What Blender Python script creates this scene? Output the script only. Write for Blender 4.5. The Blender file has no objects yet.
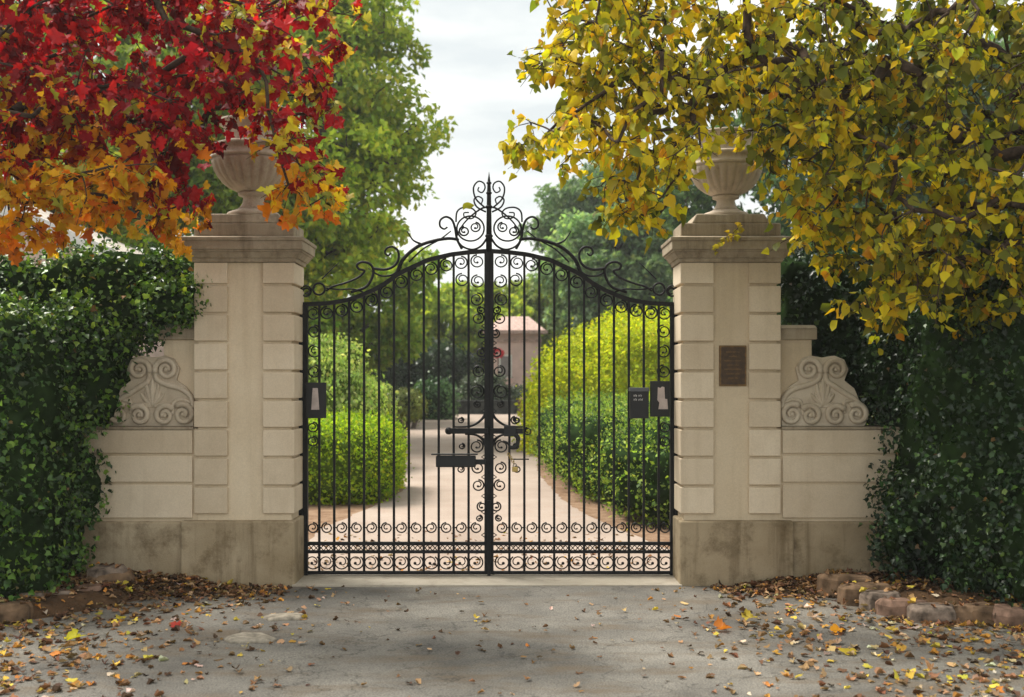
import bpy, math, random
import numpy as np
from mathutils import noise as mnoise, Vector

R = np.random.default_rng(7)
random.seed(7)
scene = bpy.context.scene
COL = scene.collection
PI = math.pi
F = 1109.0          # focal length in pixels at 1024 wide
EYE = 1.75

# ------------------------------------------------------------------ materials
def new_mat(name):
    m = bpy.data.materials.new(name); m.use_nodes = True
    nt = m.node_tree; nt.nodes.clear()
    out = nt.nodes.new('ShaderNodeOutputMaterial')
    return m, nt, out

def N(nt, kind, **kw):
    n = nt.nodes.new(kind)
    for k, v in kw.items():
        if k in ('operation', 'blend_type', 'data_type', 'interpolation', 'attribute_name', 'noise_dimensions', 'feature', 'musgrave_type', 'vector_type', 'distance'):
            setattr(n, k, v)
        else:
            n.inputs[k].default_value = v
    return n

def ramp(nt, fac, stops):
    r = nt.nodes.new('ShaderNodeValToRGB')
    el = r.color_ramp.elements
    while len(el) > 1: el.remove(el[-1])
    el[0].position = stops[0][0]; el[0].color = (*stops[0][1], 1)
    for p, c in stops[1:]:
        e = el.new(p); e.color = (*c, 1)
    nt.links.new(fac, r.inputs['Fac'])
    return r.outputs['Color']

def mixc(nt, fac, a, b, mode='MIX'):
    n = nt.nodes.new('ShaderNodeMix'); n.data_type = 'RGBA'; n.blend_type = mode
    for key, v in ((0, fac), (6, a), (7, b)):
        if hasattr(v, 'links') or hasattr(v, 'is_linked'): nt.links.new(v, n.inputs[key])
        elif isinstance(v, (int, float)): n.inputs[key].default_value = v
        else: n.inputs[key].default_value = (*v, 1)
    return n.outputs[2]

def coords(nt, scale=(1, 1, 1), world=True):
    if world:
        g = nt.nodes.new('ShaderNodeNewGeometry').outputs['Position']
    else:
        g = nt.nodes.new('ShaderNodeTexCoord').outputs['Object']
    mp = nt.nodes.new('ShaderNodeMapping'); mp.inputs['Scale'].default_value = scale
    nt.links.new(g, mp.inputs['Vector'])
    return mp.outputs['Vector']

def nz(nt, vec, scale, detail=4, rough=0.55):
    n = nt.nodes.new('ShaderNodeTexNoise')
    n.inputs['Scale'].default_value = scale; n.inputs['Detail'].default_value = detail
    n.inputs['Roughness'].default_value = rough
    nt.links.new(vec, n.inputs['Vector'])
    return n.outputs['Fac']

def surf(nt, out, color, rough=0.8, spec=0.3, bump=None, bstr=0.3, bdist=0.01, metal=0):
    b = nt.nodes.new('ShaderNodeBsdfPrincipled')
    if hasattr(color, 'links'): nt.links.new(color, b.inputs['Base Color'])
    else: b.inputs['Base Color'].default_value = (*color, 1)
    if hasattr(rough, 'links'): nt.links.new(rough, b.inputs['Roughness'])
    else: b.inputs['Roughness'].default_value = rough
    b.inputs['Specular IOR Level'].default_value = spec
    b.inputs['Metallic'].default_value = metal
    if bump is not None:
        bn = nt.nodes.new('ShaderNodeBump'); bn.inputs['Strength'].default_value = bstr
        bn.inputs['Distance'].default_value = bdist
        nt.links.new(bump, bn.inputs['Height']); nt.links.new(bn.outputs[0], b.inputs['Normal'])
    nt.links.new(b.outputs[0], out.inputs['Surface'])
    return b

def stone_mat(name, c0, c1, dirt, dirt_amt=0.5, streak=0.5, bstr=0.25):
    m, nt, out = new_mat(name)
    v = coords(nt)
    big = nz(nt, v, 1.3, 5, 0.6)
    col = ramp(nt, big, [(0.3, c0), (0.7, c1)])
    # rain streaks: noise stretched along the vertical
    vs = coords(nt, (9, 9, 0.55))
    st = nz(nt, vs, 1.0, 5, 0.65)
    stm = ramp(nt, st, [(0.5, (0, 0, 0)), (0.78, (1, 1, 1))])
    mm = nt.nodes.new('ShaderNodeMath'); mm.operation = 'MULTIPLY'; mm.inputs[1].default_value = streak
    nt.links.new(stm, mm.inputs[0])
    col = mixc(nt, mm.outputs[0], col, dirt)
    p = nz(nt, v, 4.2, 8, 0.7)
    pm = ramp(nt, p, [(0.5, (0, 0, 0)), (0.72, (1, 1, 1))])
    mm2 = nt.nodes.new('ShaderNodeMath'); mm2.operation = 'MULTIPLY'; mm2.inputs[1].default_value = dirt_amt
    nt.links.new(pm, mm2.inputs[0])
    col = mixc(nt, mm2.outputs[0], col, dirt)
    oi = nt.nodes.new('ShaderNodeObjectInfo')
    col = mixc(nt, 1.0, col, ramp(nt, oi.outputs['Random'], [(0.0, (0.88, 0.86, 0.83)), (1.0, (1.06, 1.06, 1.06))]), 'MULTIPLY')
    fine = nz(nt, v, 90, 6, 0.7)
    col = mixc(nt, 0.22, col, ramp(nt, fine, [(0.3, (0.25, 0.25, 0.25)), (0.7, (1, 1, 1))]), 'MULTIPLY')
    surf(nt, out, col, 0.88, 0.2, fine, bstr, 0.006)
    return m

M = {}
M['stucco'] = stone_mat('cream_stucco', (0.65, 0.54, 0.40), (0.78, 0.675, 0.525), (0.40, 0.30, 0.18), 0.18, 0.30)
M['panel'] = stone_mat('smooth_stucco', (0.62, 0.51, 0.36), (0.75, 0.64, 0.48), (0.38, 0.27, 0.15), 0.12, 0.30)
M['plinth'] = stone_mat('weathered_concrete', (0.27, 0.205, 0.12), (0.52, 0.43, 0.30), (0.13, 0.09, 0.045), 0.85, 0.8, 0.5)
M['cap'] = stone_mat('weathered_limestone', (0.33, 0.27, 0.19), (0.50, 0.43, 0.33), (0.13, 0.095, 0.06), 0.65, 0.8, 0.45)
M['urn'] = stone_mat('pinkish_limestone', (0.52, 0.43, 0.34), (0.66, 0.57, 0.47), (0.18, 0.13, 0.09), 0.55, 0.5, 0.5)
M['relief'] = stone_mat('cast_stone', (0.56, 0.48, 0.37), (0.70, 0.62, 0.50), (0.28, 0.19, 0.12), 0.5, 0.2, 0.5)
M['sill'] = stone_mat('pale_concrete', (0.40, 0.36, 0.29), (0.55, 0.50, 0.42), (0.22, 0.18, 0.13), 0.6, 0.0, 0.4)

def iron_mat():
    m, nt, out = new_mat('wrought_iron')
    v = coords(nt)
    n1 = nz(nt, v, 22, 6, 0.7)
    col = ramp(nt, n1, [(0.45, (0.006, 0.0065, 0.008)), (0.68, (0.013, 0.012, 0.012)), (0.8, (0.035, 0.018, 0.012))])
    surf(nt, out, col, 0.55, 0.25, nz(nt, v, 160, 3), 0.25, 0.002)
    return m
M['iron'] = iron_mat()

def plain(name, c, rough=0.6, spec=0.4, metal=0, var=0.12, scale=14):
    m, nt, out = new_mat(name)
    v = coords(nt)
    f = nz(nt, v, scale, 5, 0.6)
    d = tuple(x * (1 - var * 2) for x in c); l = tuple(min(1, x * (1 + var)) for x in c)
    surf(nt, out, ramp(nt, f, [(0.3, d), (0.7, l)]), rough, spec, f, 0.1, 0.003, metal)
    return m
M['blackbox'] = plain('black_painted_steel', (0.008, 0.009, 0.011), 0.5)
M['paper'] = plain('weathered_paper', (0.50, 0.43, 0.41), 0.9, 0.1)
M['white_paint'] = plain('white_paint', (0.72, 0.70, 0.68), 0.7)
M['bronze'] = plain('brown_bronze', (0.17, 0.09, 0.022), 0.45, 0.5, 0.3, 0.3, 30)
M['bronze_dark'] = plain('dark_bronze', (0.060, 0.030, 0.009), 0.45, 0.5, 0.3, 0.3, 30)
M['brass'] = plain('brass', (0.50, 0.36, 0.12), 0.35, 0.5, 0.7)
M['bark'] = plain('bark', (0.075, 0.052, 0.038), 0.95, 0.1, 0, 0.4, 18)
M['bark_pale'] = plain('pale_bark', (0.13, 0.10, 0.08), 0.95, 0.1, 0, 0.4, 14)
M['pink'] = plain('pink_stucco', (0.70, 0.52, 0.48), 0.9, 0.1, 0, 0.1, 2)
M['terracotta'] = plain('terracotta_tile', (0.52, 0.37, 0.33), 0.9, 0.1, 0, 0.25, 9)
M['pale_roof'] = plain('pale_roof_tile', (0.50, 0.45, 0.40), 0.9, 0.1, 0, 0.3, 8)
M['darkstone'] = plain('dark_stone', (0.055, 0.058, 0.055), 0.95, 0.1, 0, 0.4, 5)
M['rock_red'] = plain('reddish_stone', (0.26, 0.165, 0.12), 0.95, 0.1, 0, 0.35, 9)
M['rock_grey'] = plain('grey_stone', (0.27, 0.24, 0.215), 0.95, 0.1, 0, 0.35, 9)
M['rock_warm'] = plain('warm_grey_stone', (0.25, 0.195, 0.155), 0.95, 0.1, 0, 0.4, 12)
M['rock_pale'] = plain('pale_flagstone', (0.34, 0.30, 0.24), 0.95, 0.1, 0, 0.3, 14)
M['rock_brown'] = plain('brown_stone', (0.20, 0.13, 0.08), 0.95, 0.1, 0, 0.35, 9)
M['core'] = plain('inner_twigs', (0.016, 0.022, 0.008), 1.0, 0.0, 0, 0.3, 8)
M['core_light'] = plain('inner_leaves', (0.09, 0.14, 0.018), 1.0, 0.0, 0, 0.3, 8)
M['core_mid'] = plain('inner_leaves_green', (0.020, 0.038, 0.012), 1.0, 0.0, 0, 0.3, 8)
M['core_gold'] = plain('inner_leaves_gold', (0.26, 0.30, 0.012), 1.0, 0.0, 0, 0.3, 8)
M['glass'] = plain('curtained_glass', (0.22, 0.19, 0.19), 0.15, 0.5)
M['red'] = plain('red_paint', (0.45, 0.02, 0.03), 0.5)

def leaf_mat(name, rough=0.55, trans=0.45, spec=0.3):
    m, nt, out = new_mat(name)
    a = nt.nodes.new('ShaderNodeAttribute'); a.attribute_name = 'leafcol'
    b = nt.nodes.new('ShaderNodeBsdfPrincipled'); b.inputs['Roughness'].default_value = rough
    b.inputs['Specular IOR Level'].default_value = spec
    t = nt.nodes.new('ShaderNodeBsdfTranslucent')
    g = mixc(nt, 1.0, a.outputs['Color'], (1.0, 1.0, 0.55), 'MULTIPLY')
    nt.links.new(a.outputs['Color'], b.inputs['Base Color'])
    nt.links.new(g, t.inputs['Color'])
    mx = nt.nodes.new('ShaderNodeMixShader'); mx.inputs[0].default_value = trans
    nt.links.new(b.outputs[0], mx.inputs[1]); nt.links.new(t.outputs[0], mx.inputs[2])
    nt.links.new(mx.outputs[0], out.inputs['Surface'])
    return m
M['leaf'] = leaf_mat('autumn_leaf', 0.55, 0.5)
M['ivy'] = leaf_mat('ivy_leaf', 0.38, 0.22, 0.45)
M['dry'] = leaf_mat('dry_leaf', 0.8, 0.12, 0.15)

# ------------------------------------------------------------------ object helpers
def link(o, parent=None, mat=None):
    COL.objects.link(o)
    if parent is not None: o.parent = parent
    if mat is not None: o.data.materials.append(mat)
    return o

def tag(o, label=None, cat=None, group=None, kind=None):
    if label: o['label'] = label
    if cat: o['category'] = cat
    if group: o['group'] = group
    if kind: o['kind'] = kind
    return o

def thing(name, label, cat, loc=(0, 0, 0), group=None, rz=0):
    o = bpy.data.objects.new(name, None); COL.objects.link(o)
    o.location = loc; o.rotation_euler.z = rz; o.empty_display_size = 0.2
    return tag(o, label, cat, group)

class MB:
    def __init__(s): s.v = []; s.f = []; s.smooth = []
    def add(s, vs, fs, smooth=False):
        b = len(s.v); s.v += [tuple(map(float, v)) for v in vs]
        s.f += [tuple(b + i for i in f) for f in fs]; s.smooth += [smooth] * len(fs)
        return s
    def box(s, x0, x1, y0, y1, z0, z1): return s.frus(x0, x1, y0, y1, z0, x0, x1, y0, y1, z1)
    def frus(s, x0, x1, y0, y1, z0, a0, a1, b0, b1, z1):
        vs = [(x0, y0, z0), (x1, y0, z0), (x1, y1, z0), (x0, y1, z0), (a0, b0, z1), (a1, b0, z1), (a1, b1, z1), (a0, b1, z1)]
        return s.add(vs, [(0, 3, 2, 1), (4, 5, 6, 7), (0, 1, 5, 4), (1, 2, 6, 5), (2, 3, 7, 6), (3, 0, 4, 7)])
    def tube(s, pts, r, n=6, caps=True, flat=None):
        pts = [np.array(p, float) for p in pts]
        if len(pts) < 2: return s
        rs = r if hasattr(r, '__len__') else [r] * len(pts)
        vs = []; up = None
        for i, p in enumerate(pts):
            a = pts[max(i - 1, 0)]; b = pts[min(i + 1, len(pts) - 1)]
            t = b - a; L = np.linalg.norm(t); t = t / L if L > 1e-9 else np.array([0, 0, 1.])
            if up is None: up = np.array([0, 1., 0]) if abs(t[1]) < 0.9 else np.array([1., 0, 0])
            u = up - t * np.dot(up, t); u /= (np.linalg.norm(u) + 1e-9); w = np.cross(t, u); up = u
            for k in range(n):
                an = 2 * PI * (k + 0.5) / n
                fy = flat if flat else 1.0
                vs.append(p + rs[i] * (math.cos(an) * u * fy + math.sin(an) * w))
        fs = []
        for i in range(len(pts) - 1):
            for k in range(n):
                a = i * n + k; b = i * n + (k + 1) % n
                fs.append((a, b, b + n, a + n))
        if caps:
            fs.append(tuple(range(n - 1, -1, -1))); m = (len(pts) - 1) * n
            fs.append(tuple(m + k for k in range(n)))
        return s.add(vs, fs, n > 5)
    def lathe(s, prof, c=(0, 0, 0), n=48, flute=None):
        vs = []; fs = []
        for (r, z) in prof:
            for k in range(n):
                a = 2 * PI * k / n
                rr = r * (flute(a, z) if flute else 1)
                vs.append((c[0] + rr * math.cos(a), c[1] + rr * math.sin(a), c[2] + z))
        for i in range(len(prof) - 1):
            for k in range(n):
                a = i * n + k; b = i * n + (k + 1) % n
                fs.append((a, b, b + n, a + n))
        fs.append(tuple(range(n - 1, -1, -1))); m = (len(prof) - 1) * n
        fs.append(tuple(m + k for k in range(n)))
        return s.add(vs, fs, True)
    def ball(s, c, r, n=8, sc=(1, 1, 1)):
        vs = []; fs = []
        for i in range(1, n):
            ph = PI * i / n
            for k in range(n):
                a = 2 * PI * k / n
                vs.append((c[0] + r * sc[0] * math.sin(ph) * math.cos(a), c[1] + r * sc[1] * math.sin(ph) * math.sin(a), c[2] + r * sc[2] * math.cos(ph)))
        for i in range(n - 2):
            for k in range(n):
                a = i * n + k; b = i * n + (k + 1) % n
                fs.append((a, a + n, b + n, b))
        fs.append(tuple(range(n))); fs.append(tuple((n - 2) * n + k for k in range(n - 1, -1, -1)))
        return s.add(vs, fs, True)
    def prism(s, poly, y0, y1):           # polygon in x,z swept along y
        n = len(poly)
        vs = [(x, y0, z) for x, z in poly] + [(x, y1, z) for x, z in poly]
        fs = [tuple(range(n)), tuple(range(2 * n - 1, n - 1, -1))]
        for i in range(n): fs.append((i, i + n, (i + 1) % n + n, (i + 1) % n))
        return s.add(vs, fs)
    def build(s, name, mat, parent=None, bevel=0, seg=2):
        me = bpy.data.meshes.new(name); me.from_pydata(s.v, [], s.f)
        me.polygons.foreach_set('use_smooth', s.smooth); me.update()
        o = link(bpy.data.objects.new(name, me), parent, mat)
        if bevel:
            b = o.modifiers.new('bevel', 'BEVEL'); b.width = bevel; b.segments = seg; b.limit_method = 'ANGLE'
        return o

def wpart(mb, name, mat, parent, **kw):
    """mesh written in world coordinates, child of an Empty standing elsewhere (unrotated)"""
    L = parent.location
    q = parent.parent
    ox, oy, oz = L
    while q is not None:
        ox += q.location[0]; oy += q.location[1]; oz += q.location[2]; q = q.parent
    mb.v = [(x - ox, y - oy, z - oz) for x, y, z in mb.v]
    return mb.build(name, mat, parent, **kw)

# ------------------------------------------------------------------ leaves
def fan_leaf(half, cz=-0.06, fold=0.10, yc=0.4):
    """half outline (x>=0) from base to tip -> fan template"""
    pts = [(0, 0)] + half + [(0, 1.0)] + [(-x, y) for x, y in reversed(half)]
    v = [(0, yc, cz)] + [(x, y, abs(x) * fold * 2 - 0.25 * (y - 0.4) ** 2 * 0.6) for x, y in pts]
    n = len(pts)
    f = [(0, i + 1, (i + 1) % n + 1) for i in range(n)]
    return np.array(v, float), np.array(f, int)
T_MAPLE = fan_leaf([(0.05, 0.0), (0.24, -0.07), (0.43, 0.05), (0.36, 0.17), (0.62, 0.36), (0.47, 0.42), (0.41, 0.55), (0.25, 0.52), (0.20, 0.74), (0.09, 0.82)], cz=-0.03, fold=0.13)
T_CURL = fan_leaf([(0.16, 0.0), (0.34, 0.20), (0.36, 0.45), (0.20, 0.55), (0.17, 0.80)], cz=-0.06, fold=0.16)
T_OVATE = fan_leaf([(0.28, 0.04), (0.43, 0.28), (0.27, 0.62)])
T_IVY = fan_leaf([(0.34, 0.03), (0.46, 0.38), (0.18, 0.58)])
T_SIMPLE = (np.array([(0, 0, 0), (0.30, 0.42, 0.10), (0, 1, -0.05), (-0.30, 0.42, 0.10)], float), np.array([(0, 1, 2), (0, 2, 3)]))

def unit(a): return a / (np.linalg.norm(a, axis=1, keepdims=True) + 1e-9)

def leaves(name, tmpl, pos, tip, nrm, size, colors, mat, parent=None, kind=None):
    """one mesh of many leaves; tip = direction of the leaf's long axis, nrm = facing"""
    tv, tf = tmpl; n = len(pos)
    tip = unit(tip); nrm = nrm - tip * np.sum(nrm * tip, axis=1, keepdims=True); nrm = unit(nrm)
    side = np.cross(tip, nrm)
    size = np.broadcast_to(np.asarray(size, float), (n,))
    wid = R.uniform(0.8, 1.15, n)
    curl = R.uniform(-0.6, 3.2, n)
    V = (pos[:, None, :] + size[:, None, None] * (tv[None, :, 0:1] * wid[:, None, None] * side[:, None, :] +
         tv[None, :, 1:2] * tip[:, None, :] + tv[None, :, 2:3] * curl[:, None, None] * nrm[:, None, :]))
    if len(tv) > 5: V = V + (R.normal(0, 0.055, (n, len(tv), 3)) * size[:, None, None])
    k = len(tv)
    FA = (tf[None] + (np.arange(n) * k)[:, None, None]).reshape(-1)
    me = bpy.data.meshes.new(name)
    me.vertices.add(n * k); me.vertices.foreach_set('co', V.reshape(-1).astype(np.float32))
    nf = n * len(tf)
    me.loops.add(nf * 3); me.loops.foreach_set('vertex_index', FA.astype(np.int32))
    me.polygons.add(nf); me.polygons.foreach_set('loop_start', np.arange(0, nf * 3, 3, dtype=np.int32))
    me.polygons.foreach_set('loop_total', np.full(nf, 3, dtype=np.int32))
    me.update(calc_edges=True); me.validate()
    at = me.attributes.new('leafcol', 'FLOAT_COLOR', 'POINT')
    c4 = np.ones((n, k, 4), np.float32); c4[:, :, :3] = np.asarray(colors)[:, None, :]
    at.data.foreach_set('color', c4.reshape(-1))
    o = link(bpy.data.objects.new(name, me), parent, mat)
    if kind: o['kind'] = kind
    return o

def pick(palette, weights, n, jit=0.18):
    p = np.array(palette, float); w = np.array(weights, float); w /= w.sum()
    c = p[R.choice(len(p), n, p=w)]
    c = c * (1 + R.normal(0, jit, (n, 1))) * (1 + R.normal(0, jit * 0.35, (n, 3)))
    return np.clip(c, 0.004, 0.9)

def rand_dir(n): return unit(R.normal(size=(n, 3)))

# tree skeleton: every point is joined to the nearest point that lies closer to the root
def skeleton(root, pts, r_tip, r_max, mb, n=6, droop=0.0, power=2.3):
    P = np.vstack([root[None], pts]); d = np.linalg.norm(P - root, axis=1)
    order = np.argsort(d); P = P[order]; d = d[order]
    par = np.full(len(P), -1)
    for i in range(1, len(P)):
        q = P[:i]; dd = np.linalg.norm(q - P[i], axis=1) + 0.35 * d[:i] * 0.3
        par[i] = int(np.argmin(dd))
    load = np.ones(len(P)) * r_tip ** power
    for i in range(len(P) - 1, 0, -1): load[par[i]] += load[i]
    rad = np.minimum(load ** (1 / power), r_max)
    for i in range(1, len(P)):
        a, b = P[par[i]], P[i]; mid = (a + b) / 2 + R.normal(0, 0.04, 3) * np.linalg.norm(b - a) + np.array([0, 0, droop * np.linalg.norm(b - a)])
        mb.tube([a, mid, b], [min(rad[par[i]], rad[i] * 1.5), rad[i] * 1.1, rad[i]], n, False)
    return P

# ------------------------------------------------------------------ camera
cam = bpy.data.cameras.new('camera'); co = bpy.data.objects.new('camera', cam); COL.objects.link(co)
co.location = (0, 0, EYE); co.rotation_euler = (PI / 2, 0, 0)
cam.sensor_width = 36; cam.lens = F / 1024 * 36
cam.shift_y = (380 - 348.5) / 1024
cam.clip_end = 2000; cam.clip_start = 0.05
cam.dof.use_dof = True; cam.dof.focus_distance = 9.3; cam.dof.aperture_fstop = 1.9
scene.camera = co

# ------------------------------------------------------------------ light
SUN_EL, SUN_AZ = 60, -62      # degrees; azimuth measured from +Y (behind the gate) towards +X
w = bpy.data.worlds.new('World'); scene.world = w; w.use_nodes = True
nt = w.node_tree; nt.nodes.clear()
wo = nt.nodes.new('ShaderNodeOutputWorld'); bg = nt.nodes.new('ShaderNodeBackground')
sky = nt.nodes.new('ShaderNodeTexSky'); sky.sky_type = 'NISHITA'; sky.sun_disc = False
sky.sun_elevation = math.radians(SUN_EL); sky.sun_rotation = math.radians(SUN_AZ)
sky.air_density = 1.0; sky.dust_density = 2.0
tc = nt.nodes.new('ShaderNodeTexCoord')
mp = nt.nodes.new('ShaderNodeMapping'); mp.inputs['Scale'].default_value = (1.6, 1.6, 7.5)
nt.links.new(tc.outputs['Generated'], mp.inputs['Vector'])
cn = nz(nt, mp.outputs['Vector'], 1.7, 8, 0.55)
cloud = ramp(nt, cn, [(0.34, (5.9, 6.3, 6.4)), (0.5, (8.3, 8.4, 8.0)), (0.62, (10.0, 9.9, 9.2))])
amt = ramp(nt, nz(nt, mp.outputs['Vector'], 0.9, 5, 0.5), [(0.2, (0.82,) * 3), (0.45, (0.97,) * 3)])
skc = mixc(nt, amt, sky.outputs['Color'], cloud)
nt.links.new(skc, bg.inputs['Color']); bg.inputs['Strength'].default_value = 0.072
nt.links.new(bg.outputs[0], wo.inputs['Surface'])

sl = bpy.data.lights.new('sun', 'SUN'); so = bpy.data.objects.new('sun', sl); COL.objects.link(so)
sl.energy = 3.2; sl.angle = math.radians(22); sl.color = (1.0, 0.95, 0.86)
el, az = math.radians(SUN_EL), math.radians(SUN_AZ)
sd = Vector((math.sin(az) * math.cos(el), math.cos(az) * math.cos(el), math.sin(el)))
so.rotation_euler = sd.to_track_quat('Z', 'Y').to_euler(); so.location = sd * 60

scene.view_settings.view_transform = 'Standard'; scene.view_settings.look = 'None'
scene.view_settings.exposure = 1.0; scene.view_settings.gamma = 1
scene.view_settings.use_curve_mapping = False

# ------------------------------------------------------------------ ground
def sm(t): t = np.clip(t, 0, 1); return t * t * (3 - 2 * t)
def g(Y): return 0.02 * float(np.clip(Y - 12, 0, 33))
def bank(x, Y):
    a = 0.13 * sm((abs(x + 0.2) - 1.75) / 1.1) * sm((Y - 8.75) / 0.65)
    edge = 8.9 - 1.0 * sm((abs(x + 0.05) - 2.6) / 1.2)
    b = 0.13 * sm((abs(x + 0.05) - 2.7) / 0.5) * sm((Y - edge) / 0.35 + 0.4) * (1 if Y > edge - 0.4 else 0)
    return float(max(a, b)) if Y < 9.75 else 0.13 * float(sm((abs(x + 0.2) - 2.2) / 0.3))
def H(x, Y): return bank(x, Y) if Y < 11 else g(Y)

def ground_mat():
    m, nt, out = new_mat('garden_earth')
    v = coords(nt)
    c = ramp(nt, nz(nt, v, 0.9, 6, 0.6), [(0.35, (0.045, 0.062, 0.018)), (0.6, (0.09, 0.085, 0.035))])
    surf(nt, out, c, 0.95, 0.1, nz(nt, v, 14, 6), 0.6, 0.03); return m
def asphalt_mat():
    m, nt, out = new_mat('worn_asphalt')
    v = coords(nt)
    big = nz(nt, v, 0.8, 6, 0.6)
    c = ramp(nt, big, [(0.36, (0.10, 0.093, 0.083)), (0.5, (0.185, 0.172, 0.150)), (0.66, (0.28, 0.26, 0.225))])
    vo = nt.nodes.new('ShaderNodeTexVoronoi'); vo.inputs['Scale'].default_value = 75; nt.links.new(v, vo.inputs['Vector'])
    agg = ramp(nt, vo.outputs['Distance'], [(0.0, (1.5, 1.45, 1.35)), (0.35, (0.95,) * 3), (0.9, (0.5,) * 3)])
    c = mixc(nt, 0.75, c, agg, 'MULTIPLY')
    d = ramp(nt, nz(nt, coords(nt, (0.7, 1.9, 1)), 1.7, 7, 0.68), [(0.50, (0, 0, 0)), (0.66, (0.75,) * 3)])
    c = mixc(nt, d, c, (0.13, 0.095, 0.060))
    cr = nt.nodes.new('ShaderNodeTexVoronoi'); cr.feature = 'DISTANCE_TO_EDGE'; cr.inputs['Scale'].default_value = 0.9
    wv = nt.nodes.new('ShaderNodeVectorMath'); wv.operation = 'ADD'
    wn = nt.nodes.new('ShaderNodeTexNoise'); wn.inputs['Scale'].default_value = 3; wn.inputs['Detail'].default_value = 5
    nt.links.new(v, wn.inputs['Vector']); nt.links.new(v, wv.inputs[0]); nt.links.new(wn.outputs['Color'], wv.inputs[1])
    nt.links.new(wv.outputs[0], cr.inputs['Vector'])
    ck = ramp(nt, cr.outputs['Distance'], [(0.0, (0.35,) * 3), (0.012, (1, 1, 1))])
    c = mixc(nt, 0.8, c, ck, 'MULTIPLY')
    rg = nt.nodes.new('ShaderNodeMapRange'); rg.inputs['To Min'].default_value = 0.55; rg.inputs['To Max'].default_value = 0.95
    nt.links.new(big, rg.inputs['Value'])
    surf(nt, out, c, rg.outputs[0], 0.35, vo.outputs['Distance'], 0.55, 0.008); return m
def drive_mat():
    m, nt, out = new_mat('pale_pink_gravel')
    v = coords(nt)
    c = ramp(nt, nz(nt, v, 0.7, 6, 0.6), [(0.3, (0.32, 0.25, 0.205)), (0.7, (0.44, 0.36, 0.305))])
    f = nz(nt, v, 60, 5, 0.7)
    c = mixc(nt, 0.35, c, ramp(nt, f, [(0.3, (0.4,) * 3), (0.7, (1.1,) * 3)]), 'MULTIPLY')
    p = ramp(nt, nz(nt, v, 3.2, 6, 0.7), [(0.54, (0, 0, 0)), (0.7, (0.6,) * 3)])
    c = mixc(nt, p, c, (0.33, 0.23, 0.18))
    surf(nt, out, c, 0.95, 0.15, f, 0.4, 0.008); return m
def soil_mat(name, a, b):
    m, nt, out = new_mat(name)
    v = coords(nt)
    c = ramp(nt, nz(nt, v, 6, 7, 0.7), [(0.3, a), (0.7, b)])
    surf(nt, out, c, 0.95, 0.1, nz(nt, v, 35, 6), 0.7, 0.02); return m
M['earth'] = ground_mat(); M['asphalt'] = asphalt_mat(); M['drive'] = drive_mat()
M['soil'] = soil_mat('dark_leafy_soil', (0.035, 0.022, 0.013), (0.13, 0.075, 0.040))
M['clay'] = soil_mat('reddish_soil', (0.15, 0.085, 0.05), (0.31, 0.21, 0.14))

def sheet(name, rows, mat, dz=0.0):
    """rows: list of (Y, [x...]) with equal counts"""
    mb = MB(); k = len(rows[0][1]); vs = []; fs = []
    for Y, xs in rows:
        for x in xs: vs.append((x, Y, g(Y) + dz))
    for i in range(len(rows) - 1):
        for j in range(k - 1):
            a = i * k + j; fs.append((a, a + 1, a + 1 + k, a + k))
    mb.add(vs, fs, True); return tag(mb.build(name, mat), kind='structure')
sheet('ground', [(Y, np.linspace(-400, 400, 9)) for Y in (-60, 0, 12, 15, 20, 30, 45, 100, 600)], M['earth'], -0.004)

def interp_rows(tab, Y0, Y1, n):
    Ys = np.linspace(Y0, Y1, n); ty = [t[0] for t in tab]
    return [(Y, np.interp(Y, ty, [t[1] for t in tab]), np.interp(Y, ty, [t[2] for t in tab])) for Y in Ys]
drv = [(9.95, -1.95, 1.55), (11.5, -2.15, 1.62), (12.6, -2.25, 1.30), (14.1, -2.0, 0.92), (15, -1.80, 0.78), (16.5, -1.62, 0.62),
       (19, -1.85, 0.45), (22, -2.1, 0.50), (27, -2.6, 0.72), (38, -3.4, 1.0), (41, -9.0, 6.0), (44, -12, 8)]
rows = interp_rows(drv, 9.95, 44, 300)
wob = lambda Y, s: 0.05 * mnoise.noise(Vector((Y * 1.5, s, 0))) + 0.05 * mnoise.noise(Vector((Y * 6, s, 4)))
sheet('driveway', [(Y, np.linspace(a + wob(Y, 1), b + wob(Y, 4), 6)) for Y, a, b in rows], M['drive'], 0.006)
sheet('soil_border', [(Y, np.linspace(a - 1.4, b + 1.3, 4)) for Y, a, b in interp_rows(drv, 9.95, 36, 50)], M['clay'], 0.001)

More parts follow.
